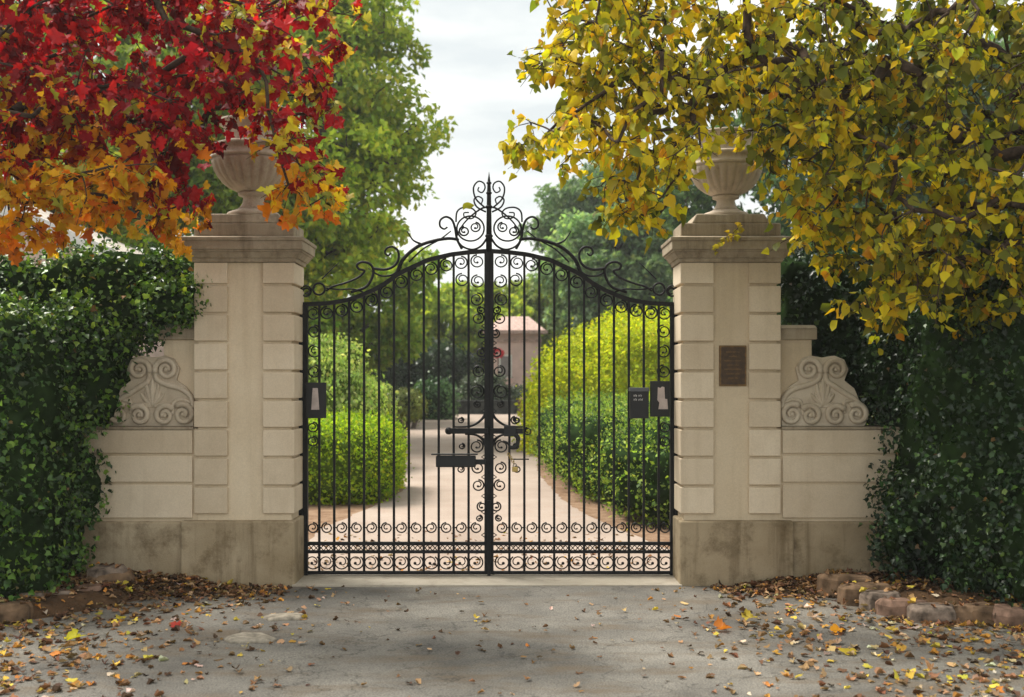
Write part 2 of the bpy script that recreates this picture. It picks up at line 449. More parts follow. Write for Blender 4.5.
# forecourt with its banked edges
xs = np.concatenate([np.linspace(-45, -8, 8), np.linspace(-7.5, 7.5, 121), np.linspace(8, 45, 8)])
ys = np.concatenate([np.linspace(-25, 4, 12), np.linspace(4.3, 9.42, 52)])
mb = MB(); vs = []; fs = []
for Y in ys:
    for x in xs:
        vs.append((x, Y, 0.004 + 0.012 * mnoise.noise(Vector((x * 0.7, Y * 0.7, 3)))))
k = len(xs)
for i in range(len(ys) - 1):
    for j in range(k - 1): a = i * k + j; fs.append((a, a + 1, a + 1 + k, a + k))
mb.add(vs, fs, True); tag(mb.build('asphalt_forecourt', M['asphalt']), kind='structure')
mb = MB()
for sgn in (-1, 1):
    X = np.linspace(1.55, 8.0, 90); Yr = np.linspace(7.2, 11.0, 70)
    vs = []; fs = []
    for Y in Yr:
        for x in X:
            xx = -0.35 + sgn * x if sgn < 0 else x - 0.05
            vs.append((xx, Y, bank(xx, Y) * (1 + 0.35 * mnoise.noise(Vector((xx * 3, Y * 3, 0)))) - 0.030 + 0.012 * mnoise.noise(Vector((xx * 9, Y * 9, 5)))))
    for i in range(len(Yr) - 1):
        for j in range(len(X) - 1):
            a = i * 90 + j; q = (a, a + 1, a + 91, a + 90)
            if max(vs[t][2] for t in q) > -0.012: fs.append(q if sgn > 0 else q[::-1])
    mb.add(vs, fs, True)
tag(mb.build('soil_bank', M['soil']), kind='structure')

mb = MB(); mb.box(-1.86, 1.44, 9.36, 10.0, -0.05, 0.022)
tag(mb.build('stone_threshold', M['sill'], bevel=0.008), kind='structure')

# ------------------------------------------------------------------ gate piers
def fz(py): return EYE + (380 - py) / 118.0     # heights measured on the front face of the piers
PW, PD, PY = 0.427, 0.22, 9.65
PZ0, PZ1 = 0.555, 2.75
def make_pier(cx, side, label):
    t = thing('gate_pier', label, 'gate pier', (cx, PY, 0))
    c = MB(); c.box(-PW + 0.03, PW - 0.03, -PD + 0.03, PD - 0.03, PZ0 - 0.01, PZ1); c.build('shaft', M['panel'], t)
    pl = MB()
    pad = 0.012; out = 0.10
    xa = -PW - (out if side < 0 else pad); xb = PW + (out if side > 0 else pad)
    pl.box(xa, xb, -PD - 0.05, PD + 0.05, -0.06, PZ0)
    pl.build('plinth', M['plinth'], t, bevel=0.014)
    # rusticated courses at both edges
    tops = [(2.572, 2.75)] + [(2.572 - 0.2448 * (i + 1), 2.572 - 0.2448 * i - 0.022) for i in range(8)]
    wq = 0.285
    for (z0, z1) in tops:
        for s in (-1, 1):
            b = MB()
            x0, x1 = (-PW, -PW + wq) if s < 0 else (PW - wq + 0.015, PW)
            e = random.uniform(-0.002, 0.002)
            b.box(x0, x1, -PD + e, PD, z0, z1 - 0.001)
            b.build('course_block', M['stucco'], t, bevel=0.007)
    cp = MB()
    def lay(h0, z0, h1, z1): cp.frus(-PW - h0, PW + h0, -PD - h0, PD + h0, z0, -PW - h1, PW + h1, -PD - h1, PD + h1, z1)
    lay(0.012, 2.752, 0.022, 2.785); lay(0.030, 2.785, 0.062, 2.835); lay(0.070, 2.835, 0.072, 2.852)
    lay(0.083, 2.852, 0.086, 2.925); lay(0.094, 2.925, 0.098, 2.955); lay(0.098, 2.955, 0.01, 2.975)
    cp.build('cornice', M['cap'], t, bevel=0.005)
    bl = MB(); bl.box(-0.425, 0.425, -0.23, 0.23, 2.972, 3.085); bl.build('cap_block', M['cap'], t, bevel=0.012)
    st = MB(); st.frus(-0.33, 0.33, -0.225, 0.225, 3.085, -0.29, 0.29, -0.22, 0.22, 3.165); st.build('cap_step', M['cap'], t, bevel=0.012)
    return t
PLX, PRX = -2.278, 1.86
pl_ = make_pier(PLX, -1, 'warm cream stone gate pier left of the iron gate, beside the red maple')
pr_ = make_pier(PRX, 1, 'cream stone gate pier right of the iron gate, carrying a brown bronze plaque')

def make_urn(cx, s, label):
    t = thing('stone_urn', label, 'urn', (cx, PY, 3.163))
    b = MB(); b.lathe([(0.20, 0), (0.205, 0.02), (0.19, 0.035), (0.15, 0.05), (0.125, 0.062)]); b.build('base', M['urn'], t)
    b = MB(); b.lathe([(0.125, 0.060), (0.10, 0.085), (0.082, 0.12), (0.078, 0.15), (0.09, 0.165), (0.115, 0.172), (0.118, 0.19), (0.10, 0.20)]); b.build('stem', M['urn'], t)
    fl = lambda a, z: 1 - 0.10 * (1 - abs(math.cos(a * 12))) ** 1.3 * float(sm((z - 0.2) / 0.05)) * float(sm((0.44 - z) / 0.05))
    prof = [(0.095, 0.195), (0.14, 0.21), (0.19, 0.235), (0.240, 0.275), (0.275, 0.32), (0.300, 0.37), (0.315, 0.42), (0.318, 0.445)]
    b = MB(); b.lathe(prof, n=182, flute=fl); b.build('bowl', M['urn'], t)
    b = MB(); b.lathe([(0.30, 0.443), (0.325, 0.452), (0.330, 0.475), (0.312, 0.485), (0.306, 0.53), (0.328, 0.54), (0.332, 0.56), (0.30, 0.572)]); b.build('rim', M['urn'], t)
    b = MB(); b.lathe([(0.27, 0.57), (0.225, 0.585), (0.212, 0.61), (0.215, 0.68), (0.235, 0.72), (0.268, 0.745), (0.272, 0.765), (0.25, 0.772), (0.22, 0.75), (0.19, 0.66), (0.10, 0.62)]); b.build('collar', M['urn'], t)
    t.scale = (s * 1.04, s * 1.04, s)
    return t
make_urn(PLX + 0.03, 1.08, 'stone urn on the left gate pier, half hidden under red leaves')
make_urn(PRX, 0.95, 'fluted stone urn on the right gate pier, framed by yellow leaves')

# bronze plaque, fixed to the right pier's face
def at(px, py, Y): return ((px - 512) * Y / F, EYE + (380 - py) * Y / F)
pf = PY - PD + 0.03
x0, z0 = at(719, 386, pf); x1, z1 = at(746, 345.5, pf)
pq = MB(); pq.box(x0, x1, pf - 0.022, pf + 0.004, z0, z1)
plq = wpart(pq, 'plaque', M['bronze'], pr_, bevel=0.004)
q = MB(); q.box(x0 + 0.014, x1 - 0.014, pf - 0.0255, pf - 0.021, z0 + 0.014, z1 - 0.014)
face = q.build('panel', M['bronze_dark']); face.parent = plq; face.location = (-PRX, -PY, 0)
for i, wd in enumerate((0.5, 0.3, 0.62, 0.45, 0.66, 0.5, 0.36)):
    zc = z1 - 0.055 - i * 0.037; xm = (x0 + x1) / 2; n = int(wd * 22); q = MB()
    q.box(xm - wd * (x1 - x0) / 2, xm + wd * (x1 - x0) / 2, pf - 0.0272, pf - 0.0252, zc - 0.006, zc - 0.004)
    for j in range(n):
        a = xm - wd * (x1 - x0) / 2 + j * wd * (x1 - x0) / n
        q.box(a, a + 0.0045, pf - 0.0285, pf - 0.0252, zc - 0.005, zc + 0.006)
    e = q.build('raised_line', M['bronze']); e.parent = plq; e.location = (-PRX, -PY, 0)

# ------------------------------------------------------------------ wing walls with scroll brackets
def spiral_pts(cx, cz, r0, r1, a0, turns, n=26):
    return [(cx + (r0 + (r1 - r0) * (i / n) ** 0.85) * math.cos(a0 + turns * 2 * PI * i / n), (cz + (r0 + (r1 - r0) * (i / n) ** 0.85) * math.sin(a0 + turns * 2 * PI * i / n))) for i in range(n + 1)]

def smooth_path(pts, n=8):
    P = [np.array(p, float) for p in pts]; out = []
    for i in range(len(P) - 1):
        p0, p1, p2, p3 = P[max(i - 1, 0)], P[i], P[i + 1], P[min(i + 2, len(P) - 1)]
        for k in range(n):
            t = k / n
            out.append(0.5 * ((2 * p1) + (-p0 + p2) * t + (2 * p0 - 5 * p1 + 4 * p2 - p3) * t * t + (-p0 + 3 * p1 - 3 * p2 + p3) * t ** 3))
    out.append(P[-1]); return out

def make_wing(s, edge, label):
    """s=+1 right wing (runs to +x from x=edge), s=-1 left"""
    t = thing('wing_wall', label, 'wall', (edge, 9.65, 0))
    X = lambda a, b: (a, b) if s > 0 else (-b, -a)
    L = 1.02 if s > 0 else 1.35
    b = MB(); a0, a1 = X(-0.0245, L - 0.01); b.box(a0, a1, -0.19, 0.19, 0.5, 1.335); b.build('core', M['panel'], t)
    b = MB(); a0, a1 = X(0.095 if s > 0 else 0.10, L + 0.02); b.box(a0, a1, -0.235, 0.235, -0.06, 0.545); b.build('plinth', M['plinth'], t, bevel=0.014)
    for z0, z1 in ((0.575, 0.858), (0.88, 1.103), (1.125, 1.325)):
        b = MB(); a0, a1 = X(0.022, L); b.box(a0, a1, -0.21, 0.21, z0, z1); b.build('course', M['stucco'], t, bevel=0.007)
    b = MB(); a0, a1 = X(0.012, L + 0.012); b.box(a0, a1, -0.222, 0.222, 1.327, 1.352); b.build('ledge', M['cap'], t, bevel=0.006)
    b = MB(); a0, a1 = X(-0.04, 0.30); b.box(a0, a1, -0.10, 0.19, 1.353, 2.10); b.build('upper_wall', M['panel'], t, bevel=0.006)
    b = MB(); a0, a1 = X(0.0, 0.335); b.box(a0, a1, -0.14, 0.22, 2.098, 2.19); b.frus(a0, a1, -0.16, 0.24, 2.19, a0 + 0.02, a1 - 0.02, -0.13, 0.2, 2.222)
    b.build('coping', M['cap'], t, bevel=0.006)
    # the scroll relief
    U = 1 / 117.0; cx = 0.385 * s; zb = 1.353
    W = lambda p: (cx + s * p[0] * U, zb + p[1] * U)
    y = -0.13
    pl = MB()
    base = [(-41, 0), (-42, 14), (-41, 30), (-33, 40), (-24, 46), (-27, 58), (-21, 68), (-12, 71), (0, 69), (12, 71), (22, 67), (26, 57), (22, 46), (32, 38), (37, 26), (45, 18), (46, 8), (42, 0)]
    poly = [tuple(q) for q in (W(p) for p in base)]
    if s > 0: poly = poly[::-1]
    pl.prism(poly if s < 0 else poly, y + 0.0, y + 0.10)
    root = pl.build('scroll_panel', M['relief'], t, bevel=0.006)
    for (c, sr, a0, tr) in (((-14, 57), 11.5, -0.3, 1.6), ((13, 57), 11, PI + 0.3, -1.6), ((-31, 12), 11, 0.9, 1.5), ((-12.5, 11), 10.5, PI - 0.6, -1.5), ((13, 11), 10.5, 0.6, 1.5), ((34, 12), 11, PI - 0.9, -1.5)):
        pts = [(c[0] + (sr * (1 - i / 30 * 0.80)) * math.cos(a0 + tr * 2 * PI * i / 30), c[1] + (sr * (1 - i / 30 * 0.80)) * math.sin(a0 + tr * 2 * PI * i / 30)) for i in range(31)]
        m = MB(); P = [(W(p)[0], y - 0.012, W(p)[1]) for p in pts]
        m.tube(P, [0.027 - 0.012 * i / 30 for i in range(31)], 8, flat=1.0); m.ball((W(c)[0], y - 0.006, W(c)[1]), 0.022, 8)
        m.build('volute', M['relief'], root)
    for path, r in ((((-3, 57), (-4, 48), (-14, 42), (-28, 38), (-38, 30), (-41, 18)), 0.026), (((3, 57), (4, 46), (12, 40), (24, 32), (34, 26), (43, 14)), 0.026),
                    (((-20, 12), (-22, 24), (-30, 27), (-38, 24)), 0.018), (((22, 13), (22, 24), (30, 26)), 0.018)):
        m = MB(); P = [(W(p)[0], y - 0.002, W(p)[1]) for p in smooth_path(path, 6)]
        n = len(P); m.tube(P, [r * (0.45 + 0.55 * math.sin(PI * (0.15 + 0.8 * i / n))) for i in range(n)], 8); m.build('band', M['relief'], root)
    for ang, ln, wd in ((0.16, 30, 0.012), (-0.16, 30, 0.012), (0.55, 24, 0.012), (-0.55, 24, 0.012), (1.45, 25, 0.013), (-1.45, 25, 0.013), (0, 36, 0.020), (0.33, 33, 0.016), (-0.33, 33, 0.016), (0.75, 27, 0.014), (-0.75, 27, 0.014), (1.15, 20, 0.012), (-1.15, 20, 0.012)):
        P = []
        for i in range(9):
            tt = i / 8; P.append((0 + math.sin(ang * (1 - 0.4 * tt)) * ln * tt, 20 + math.cos(ang * (1 + 0.3 * tt)) * ln * tt * 0.85))
        m = MB(); m.tube([(W(p)[0], y - 0.003, W(p)[1]) for p in P], [0.006 + wd * math.sin(PI * min(1, 0.15 + 0.85 * i / 8)) for i in range(9)], 8, flat=0.8); m.build('acanthus_leaf', M['relief'], root)
    return t
make_wing(1, PRX + PW - 0.005, 'low cream wing wall with carved scroll panel between the right pier and the dark hedge')
make_wing(-1, PLX - PW + 0.005, 'low cream wing wall with carved scroll panel between the left pier and the ivy hedge')

# ------------------------------------------------------------------ the iron gate
GY = 9.83; GS = F / GY
def gp(px, py, dy=0.0): return ((px - 512) / GS, GY + dy, EYE + (380 - py) / GS)
MID = 489.0
arch_d = [0, 20, 38, 61, 84, 92, 103, 115.5, 128, 141, 161, 188]
arch_y = [251, 252.3, 254.5, 260, 270.5, 275, 283, 290, 295.5, 300, 303.3, 304.5]
def arch(d): return float(np.interp(d, arch_d, arch_y))
def gate_leaf(s, label):
    """s=-1 left leaf, +1 right leaf; px offsets d are measured from the centre line"""
    hinge = gp(MID + s * 187, 585)
    t = thing('gate_leaf', label, 'gate', (hinge[0], GY, 0))
    X = lambda d: MID + s * d
    def path(name, pts, r, n=6, flat=None, balls=(), rep=6, parent=None, raw=False):
        m = MB(); P = pts if raw else smooth_path([(X(d), y) for d, y in pts], rep)
        P3 = [gp(p[0], p[1]) for p in P]
        k = len(P3)
        rr = r if not isinstance(r, tuple) else [r[0] + (r[1] - r[0]) * i / (k - 1) for i in range(k)]
        m.tube(P3, rr, n, flat=flat)
        for b in balls: m.ball(gp(X(b[0]), b[1]), b[2], 6)
        return wpart(m, name, M['iron'], t)
    def bar(name, d0, d1, y0, y1, th=0.03):
        a, b = sorted((X(d0), X(d1))); p0 = gp(a, max(y0, y1)); p1 = gp(b, min(y0, y1))
        m = MB(); m.box(p0[0], p1[0], GY - th / 2, GY + th / 2, p0[2], p1[2]); return wpart(m, name, M['iron'], t, bevel=0.003, seg=1)
    bar('hinge_stile', 188.5, 181, 304.5, 583, 0.055)
    bar('meeting_stile', 4.6 if s > 0 else -0.2, 0.2 if s > 0 else 4.6, 251, 574, 0.05)
    # arched top rail and the thinner rail that hugs it
    ds = np.linspace(2, 187, 50); m = MB()
    m.tube([gp(X(d), arch(d)) for d in ds], 0.026, 4, flat=1.0); wpart(m, 'top_rail', M['iron'], t)
    for nm, y0, y1 in (('lock_rail', 541.8, 545.2), ('lower_rail', 550.3, 553.2), ('bottom_rail', 571.0, 574.2)):
        bar(nm, 3, 183, y0, y1, 0.036)
    # pickets
    for i in range(11):
        d = 20.4 + 14.93 * i
        p0 = gp(X(d), 572); p1 = gp(X(d), arch(d) + 1)
        m = MB(); r = 0.0105; m.box(p0[0] - r, p0[0] + r, GY - r, GY + r, p0[2], p1[2])
        wpart(m, 'picket', M['iron'], t, bevel=0.0025, seg=1)
    # scrolls: one mesh per size, copied
    protos = {}
    def scroll(kind, d, y, r_px, turns=1.55, wire=0.0074, a0=PI / 2, ball=0.011, name='scroll', flip=1):
        key = (kind, s * flip)
        x, yy, z = gp(X(d), y)
        if key not in protos:
            r = r_px / GS; n = 30 if r_px > 4 else 20; m = MB()
            pts = [(s * flip * (r * (1 - 0.72 * (i / n))) * math.cos(a0 + turns * 2 * PI * i / n) if i > n * 0.62 else s * flip * r * math.cos(a0 + turns * 2 * PI * i / n), 0,
                    ((r * (1 - 0.72 * (i / n))) if i > n * 0.62 else r) * math.sin(a0 + turns * 2 * PI * i / n)) for i in range(n + 1)]
            # even spiral: full ring outside, tightening inside
            pts = []
            for i in range(n + 1):
                u = i / n; rr = r * (1 - 0.74 * max(0, (u - 0.45) / 0.55) ** 0.9); a = a0 + turns * 2 * PI * u
                pts.append((s * flip * rr * math.cos(a), 0, rr * math.sin(a)))
            m.tube(pts, [wire * (1 - 0.3 * i / n) for i in range(n + 1)], 5, flat=1.5)
            m.ball(pts[-1], ball, 6)
            o = m.build(name, M['iron'], t); protos[key] = o
        else:
            o = protos[key].copy(); COL.objects.link(o); o.parent = t
        o.location = (x - hinge[0], 0, z)
        return o
    for i in range(12):                                   # under the arch, one in every bay
        d = 12.9 + 14.93 * i if i else 12.0
        if i == 11: d = 175.3
        scroll('arch', d, arch(d) + 9.2, 6.0, flip=1 if i % 2 else -1)
    for j, (d, y) in enumerate(((11.5, 281), (12, 299), (27, 279.5), (174.5, 331), (174.5, 351), (174.5, 371))):
        scroll('arch', d, y, 6.0, flip=1 if j % 2 else -1)
    for i in range(12):                                   # row above the lock rail
        scroll('row', 12.9 + 14.93 * i if i < 11 else 176, 527.5, 4.9, flip=1 if i % 2 else -1, ball=0.008)
        bd = 12.9 + 14.93 * i
        if i < 11: bar('tie', bd + 5.0, bd + 9.0, 527.0, 528.2, 0.012)
    for i in range(12):                                   # large rings at the foot
        scroll('foot', 12.9 + 14.93 * i if i < 11 else 175.8, 562.2, 6.7, a0=PI / 2 + 0.6, wire=0.0068, ball=0.014, flip=1)
    m = MB()                                              # small lattice between the two low rails
    for i in range(36):
        d = 7 + 4.95 * i
        pa, pb = gp(X(d), 545.2), gp(X(d + 4.95), 550.6); pc, pd = gp(X(d), 550.6), gp(X(d + 4.95), 545.2)
        m.tube([pa, pb], 0.0052, 4); m.tube([pc, pd], 0.0052, 4)
    wpart(m, 'lattice_band', M['iron'], t)
    cen = [(8, 310, 3.6), (10.5, 318, 5.3), (6.3, 333.6, 4.2), (7.5, 352, 4.6), (10.5, 371, 5.4), (11.5, 391, 6.4), (11.8, 404, 3.2),
           (12, 446, 6.0), (11.6, 467.5, 5.7), (10.6, 485, 5.6), (7.4, 506.5, 4.4), (9.5, 518, 3.0)]
    for i, (d, y, r) in enumerate(cen):
        scroll('c%d' % round(r * 2), d, y, r, flip=1 if i % 2 else -1, wire=0.0075)
    for i, (d, y, r) in enumerate(((28, 420, 2.7), (26, 420, 3.8), (38.5, 431, 3.6), (28, 469, 3.2), (27, 446, 2.4))):
        if s < 0 and i in (1, 2): continue
        scroll('d%d' % round(r * 2), d, y, r, ball=0.005)
    for y in (427, 441) : scroll('row', 176, y, 4.9, ball=0.008)
    # beads and small leaves that run down the meeting stile
    m = MB()
    for y in (326, 343, 361, 381, 411, 437, 457, 477, 496, 512, 535):
        m.tube([gp(X(3), y - 3), gp(X(7.6), y), gp(X(3), y + 3)], 0.0065, 4)
    wpart(m, 'stile_leaves', M['iron'], t)
    # crest above the arch
    c = path('crest_scroll', [(188, 296), (186, 290), (182, 288), (179, 291), (181, 294), (184, 293)], (0.011, 0.006))
    m = MB(); m.tube([gp(X(170) + 5.8 * math.cos(a), 289 + 5.8 * math.sin(a)) for a in np.linspace(0, 2 * PI, 22)], 0.0095, 6); wpart(m, 'crest_ring', M['iron'], t)
    m = MB(); m.tube([gp(X(183) + 5.2 * math.cos(a), 291 + 5.2 * math.sin(a)) for a in np.linspace(0, 2 * PI, 22)], 0.008, 6); wpart(m, 'crest_ring', M['iron'], t)
    path('crest_stem', [(167, 279), (160, 272), (150, 262.5)], (0.007, 0.003))
    path('crest_scroll', [(163, 291), (156, 286.5), (144, 283), (131, 277.5), (124.5, 271), (130, 269), (132, 265), (127, 262), (119, 264), (115.5, 271), (118, 280), (124, 287.5), (138, 292)], (0.009, 0.013))
    path('crest_scroll', [(164, 288), (150, 289.5), (136, 289), (126, 292)], (0.006, 0.008))
    path('crest_scroll', [(115, 268.5), (104, 269.5), (95, 266), (90.5, 259), (91, 251), (96, 246.8), (102, 248), (104, 252.5), (101, 255.5), (98, 253)], (0.013, 0.008))
    path('crest_scroll', [(116, 272), (107, 276), (96, 274.5), (88, 267)], (0.008, 0.010))
    path('crest_rail', [(92, 274), (86, 259.5), (72, 247), (56, 241), (40, 238.5), (30, 240)], (0.018, 0.013))
    path('crest_rail', [(80, 262), (66, 249), (50, 240), (38, 231)], (0.008, 0.006))
    path('crest_stem', [(68, 244), (76, 240), (82, 231)], (0.011, 0.004))
    path('crest_scroll', [(27, 249), (32, 239), (34, 228), (37, 220), (43, 216.8), (48.5, 220), (49, 226), (45, 229), (41.5, 227)], (0.012, 0.008))
    m = MB(); m.tube([gp(X(18.5) + 13.6 * math.cos(a), 228.5 + 12.5 * math.sin(a)) for a in np.linspace(0, 2 * PI, 34)], 0.0078, 6); wpart(m, 'crest_ring', M['iron'], t)
    scroll('d9', 13.5, 227, 4.6, wire=0.008)
    scroll('e9', 25, 231, 4.6, wire=0.009, flip=-1)
    path('crest_scroll', [(33, 222), (32, 212), (26, 207.5), (17, 208.5), (13, 213.5), (17, 218.5), (24, 217.5), (25, 213), (20, 212.5)], (0.008, 0.006))
    path('crest_scroll', [(4, 207), (10, 210), (19, 217), (27, 226), (33, 238)], (0.009, 0.006))
    path('crest_scroll', [(3, 212), (12, 207), (15, 200), (11, 196.5), (6.5, 199), (7.5, 203.5)], (0.008, 0.006))
    path('crest_scroll', [(3.5, 208), (13, 199), (15.5, 188), (11, 181.5), (5.5, 183), (4, 188), (7, 192.5), (11, 190.5), (10, 187)], (0.008, 0.006))
    path('crest_scroll', [(2, 238), (8, 246), (17, 249.5), (27, 246), (33, 238)], (0.010, 0.008))
    # hinges tie the stile to the pier
    for y in (343, 399, 427, 486, 512):
        a, b = gp(X(186), y + 2.6), gp(X(191), y - 2.6)
        m = MB(); m.box(min(a[0], b[0]), max(a[0], b[0]), GY - 0.05, GY + 0.02, a[2], b[2]); wpart(m, 'hinge', M['iron'], t, bevel=0.004)
    return t, path, bar, X
GL, path, bar, X = gate_leaf(-1, 'left leaf of the black wrought iron gate, carrying the centre finial and black bolt box')
# centre post, finial, lock parts belong to the left leaf
m = MB(); m.tube([gp(MID, 252), gp(MID, 215), gp(MID, 190), gp(MID, 181), gp(MID, 172)], [0.030, 0.024, 0.019, 0.014, 0.002], 8); 
for y, r in ((207, 0.034), (193, 0.027), (183, 0.024), (236, 0.036)): m.ball(gp(MID, y), r, 8, (1, 1, 0.6))
wpart(m, 'finial', M['iron'], GL)
p0, p1 = gp(MID - 1.6, 586), gp(MID + 1.6, 500)
m = MB(); m.box(p0[0], p1[0], GY - 0.055, GY - 0.028, 0.024, p1[2]); wpart(m, 'drop_bolt', M['iron'], GL, bevel=0.003)
m = MB(); a, b = gp(449, 433.5), gp(488, 428); m.box(a[0], b[0], GY - 0.06, GY - 0.02, a[2], b[2]); m.ball(gp(449, 430.7, -0.04), 0.034, 8)
wpart(m, 'latch_bar', M['iron'], GL, bevel=0.003)
path('latch_brace', [(2, 410), (7, 419), (18, 426), (34, 427)], (0.014, 0.008)); path('latch_brace', [(2, 450), (6, 440), (13, 435), (24, 434)], (0.014, 0.008))
a, b = gp(436.5, 466.5), gp(476, 455.2); m = MB(); m.box(a[0], b[0], GY - 0.09, GY - 0.015, a[2], b[2]); bx = wpart(m, 'bolt_box', M['blackbox'], GL, bevel=0.008)
a, b = gp(432, 454.3), gp(478, 453.2); m = MB(); m.box(a[0], b[0], GY - 0.1, GY - 0.015, a[2], b[2]); wpart(m, 'box_lid', M['blackbox'], GL)
a, b = gp(476, 464), gp(486, 459); m = MB(); m.box(a[0], b[0], GY - 0.06, GY - 0.03, a[2], b[2]); wpart(m, 'box_arm', M['blackbox'], GL)

GR, path, bar, X = gate_leaf(1, 'right leaf of the black wrought iron gate, with the latch and padlock')
m = MB(); a, b = gp(490, 433.5), gp(523, 428); m.box(a[0], b[0], GY - 0.06, GY - 0.02, a[2], b[2]); wpart(m, 'latch_bar', M['iron'], GR, bevel=0.003)
m = MB(); a, b = gp(504, 436), gp(516, 425.5); m.box(a[0], b[0], GY - 0.075, GY - 0.025, a[2], b[2]); wpart(m, 'lock_case', M['blackbox'], GR, bevel=0.005)
path('latch_brace', [(2, 410), (7, 419), (18, 426), (34, 427)], (0.014, 0.008)); path('latch_brace', [(2, 450), (6, 440), (13, 435), (24, 434)], (0.014, 0.008))
m = MB(); m.tube([gp(*p, -0.06) for p in smooth_path([(515, 434), (518, 438), (516.5, 446), (511, 447), (508, 443), (503, 441)], 6)], [0.022] * 8 + [0.018] * 12 + [0.012] * 11, 8); wpart(m, 'latch_hook', M['blackbox'], GR)
m = MB(); a, b = gp(511, 459.5), gp(529, 458.4); m.box(a[0], b[0], GY - 0.04, GY - 0.02, a[2], b[2]); wpart(m, 'catch_rod', M['iron'], GR)
# padlock and chain
x, y, z = gp(515, 468, -0.05)
pk = thing('padlock', 'small brass padlock hanging on the bars right of the centre post', 'padlock', (x, y, z - 0.03))
m = MB(); m.box(-0.026, 0.026, -0.012, 0.012, 0, 0.045); m.build('lock_body', M['brass'], pk, bevel=0.006)
m = MB(); m.tube([(0.017 * math.cos(a), 0, 0.044 + 0.028 * math.sin(a)) for a in np.linspace(0, PI, 12)], 0.0042, 6); m.build('shackle', M['rock_grey'], pk)
m = MB()
for i in range(6):
    cx, cz = -0.012 - 0.009 * i, 0.085 + 0.014 * i
    m.tube([(cx + 0.011 * math.cos(a) * (1 if i % 2 else 0.4), 0.008 * math.cos(a) * (0.2 if i % 2 else 1), cz + 0.013 * math.sin(a)) for a in np.linspace(0, 2 * PI, 12)], 0.003, 5)
m.build('chain', M['brass'], pk)

# plates and letter box hung on the gate
def plate(px0, px1, py0, py1, label, name, paper):
    a, b = gp(px0, py1), gp(px1, py0)
    t = thing(name, label, 'sign plate', ((a[0] + b[0]) / 2, GY - 0.04, a[2]))
    w2 = (b[0] - a[0]) / 2; h = b[2] - a[2]
    m = MB(); m.box(-w2, w2, -0.018, 0.014, 0, h); m.build('back_plate', M['blackbox'], t, bevel=0.004)
    m = MB(); poly = [((p[0] - (px0 + px1) / 2) / GS, (py1 - p[1]) / GS) for p in paper]
    m.prism(poly, -0.0215, -0.0195); m.build('notice', M['paper'], t)
    return t
plate(307, 327, 382.5, 418, 'black plate with a torn pinkish notice, on the left hinge side of the gate', 'notice_plate', [(312.5, 409.5), (320.5, 409.5), (319, 388), (314, 388), (313.3, 396)])
plate(649.5, 669, 381, 416.5, 'black plate with a ragged white notice, on the right hinge side of the gate', 'notice_plate', [(657.5, 409), (667, 409), (666.3, 399), (664, 398.6), (663.5, 387), (661, 386.5), (659.4, 388), (657, 387), (656.5, 400), (658.5, 402.5)])
a, b = gp(629, 418), gp(647.5, 390)
lb = thing('letter_box', 'dark grey letter box with small pale lettering, beside the right notice plate', 'letter box', ((a[0] + b[0]) / 2, GY - 0.06, a[2]))
w2 = (b[0] - a[0]) / 2; h = b[2] - a[2]
m = MB(); m.box(-w2, w2, -0.04, 0.05, 0, h); m.build('box_body', M['blackbox'], lb, bevel=0.006)
m = MB(); m.frus(-w2 - 0.006, w2 + 0.006, -0.05, 0.056, h - 0.012, -w2 - 0.004, w2 + 0.004, -0.03, 0.056, h + 0.022); m.build('box_lid', plain('grey_steel', (0.06, 0.065, 0.075), 0.5), lb, bevel=0.004)
m = MB()
for r_, (ln, z) in enumerate(((7, h * 0.80), (8, h * 0.66))):
    for j in range(ln):
        if j == 3: continue
        xx = -0.050 + j * 0.0105
        m.box(xx, xx + 0.0022, -0.0415, -0.0395, z - 0.009, z + 0.009); m.box(xx + 0.0023, xx + 0.0072, -0.0415, -0.0395, z + (0.006 if j % 2 else -0.001), z + (0.009 if j % 2 else 0.002))
m.build('lettering', M['white_paint'], lb)

# ------------------------------------------------------------------ hedges and shrubs
def blob_points(blobs, n, freq=2.2, amp=0.10, keep_in=None):
    areas = []
    for c, r, p in blobs: areas.append(r[0] * r[1] + r[1] * r[2] + r[0] * r[2])
    areas = np.array(areas); cnt = (areas / areas.sum() * n).astype(int)
    PP = []; NN = []
    for (c, r, p), k in zip(blobs, cnt):
        c = np.array(c); r = np.array(r)
        fa = np.array([r[1] * r[2], r[1] * r[2], r[0] * r[2], r[0] * r[2], r[0] * r[1], r[0] * r[1]])
        fi = R.choice(6, k, p=fa / fa.sum()); q = R.uniform(-1, 1, (k, 3))
        ax = fi // 2; q[np.arange(k), ax] = np.where(fi % 2, 1, -1)
        L = (np.abs(q) ** p).sum(1) ** (1 / p); q = q / L[:, None]
        nr = np.sign(q) * np.abs(q) ** (p - 1) / r; nr = unit(nr)
        P = c + q * r
        d = np.array([mnoise.noise(Vector(x * freq)) + 0.5 * mnoise.noise(Vector(x * freq * 2.7)) for x in P])
        P = P + nr * (d * amp * 1.6)[:, None]
        ok = np.ones(k, bool)
        for (c2, r2, p2) in blobs:
            if c2 is c or (tuple(c2) == tuple(c)): continue
            ins = (np.abs((P - np.array(c2)) / np.array(r2)) ** p2).sum(1) < 0.86
            ok &= ~ins
        PP.append(P[ok]); NN.append(nr[ok])
    return np.vstack(PP), np.vstack(NN)

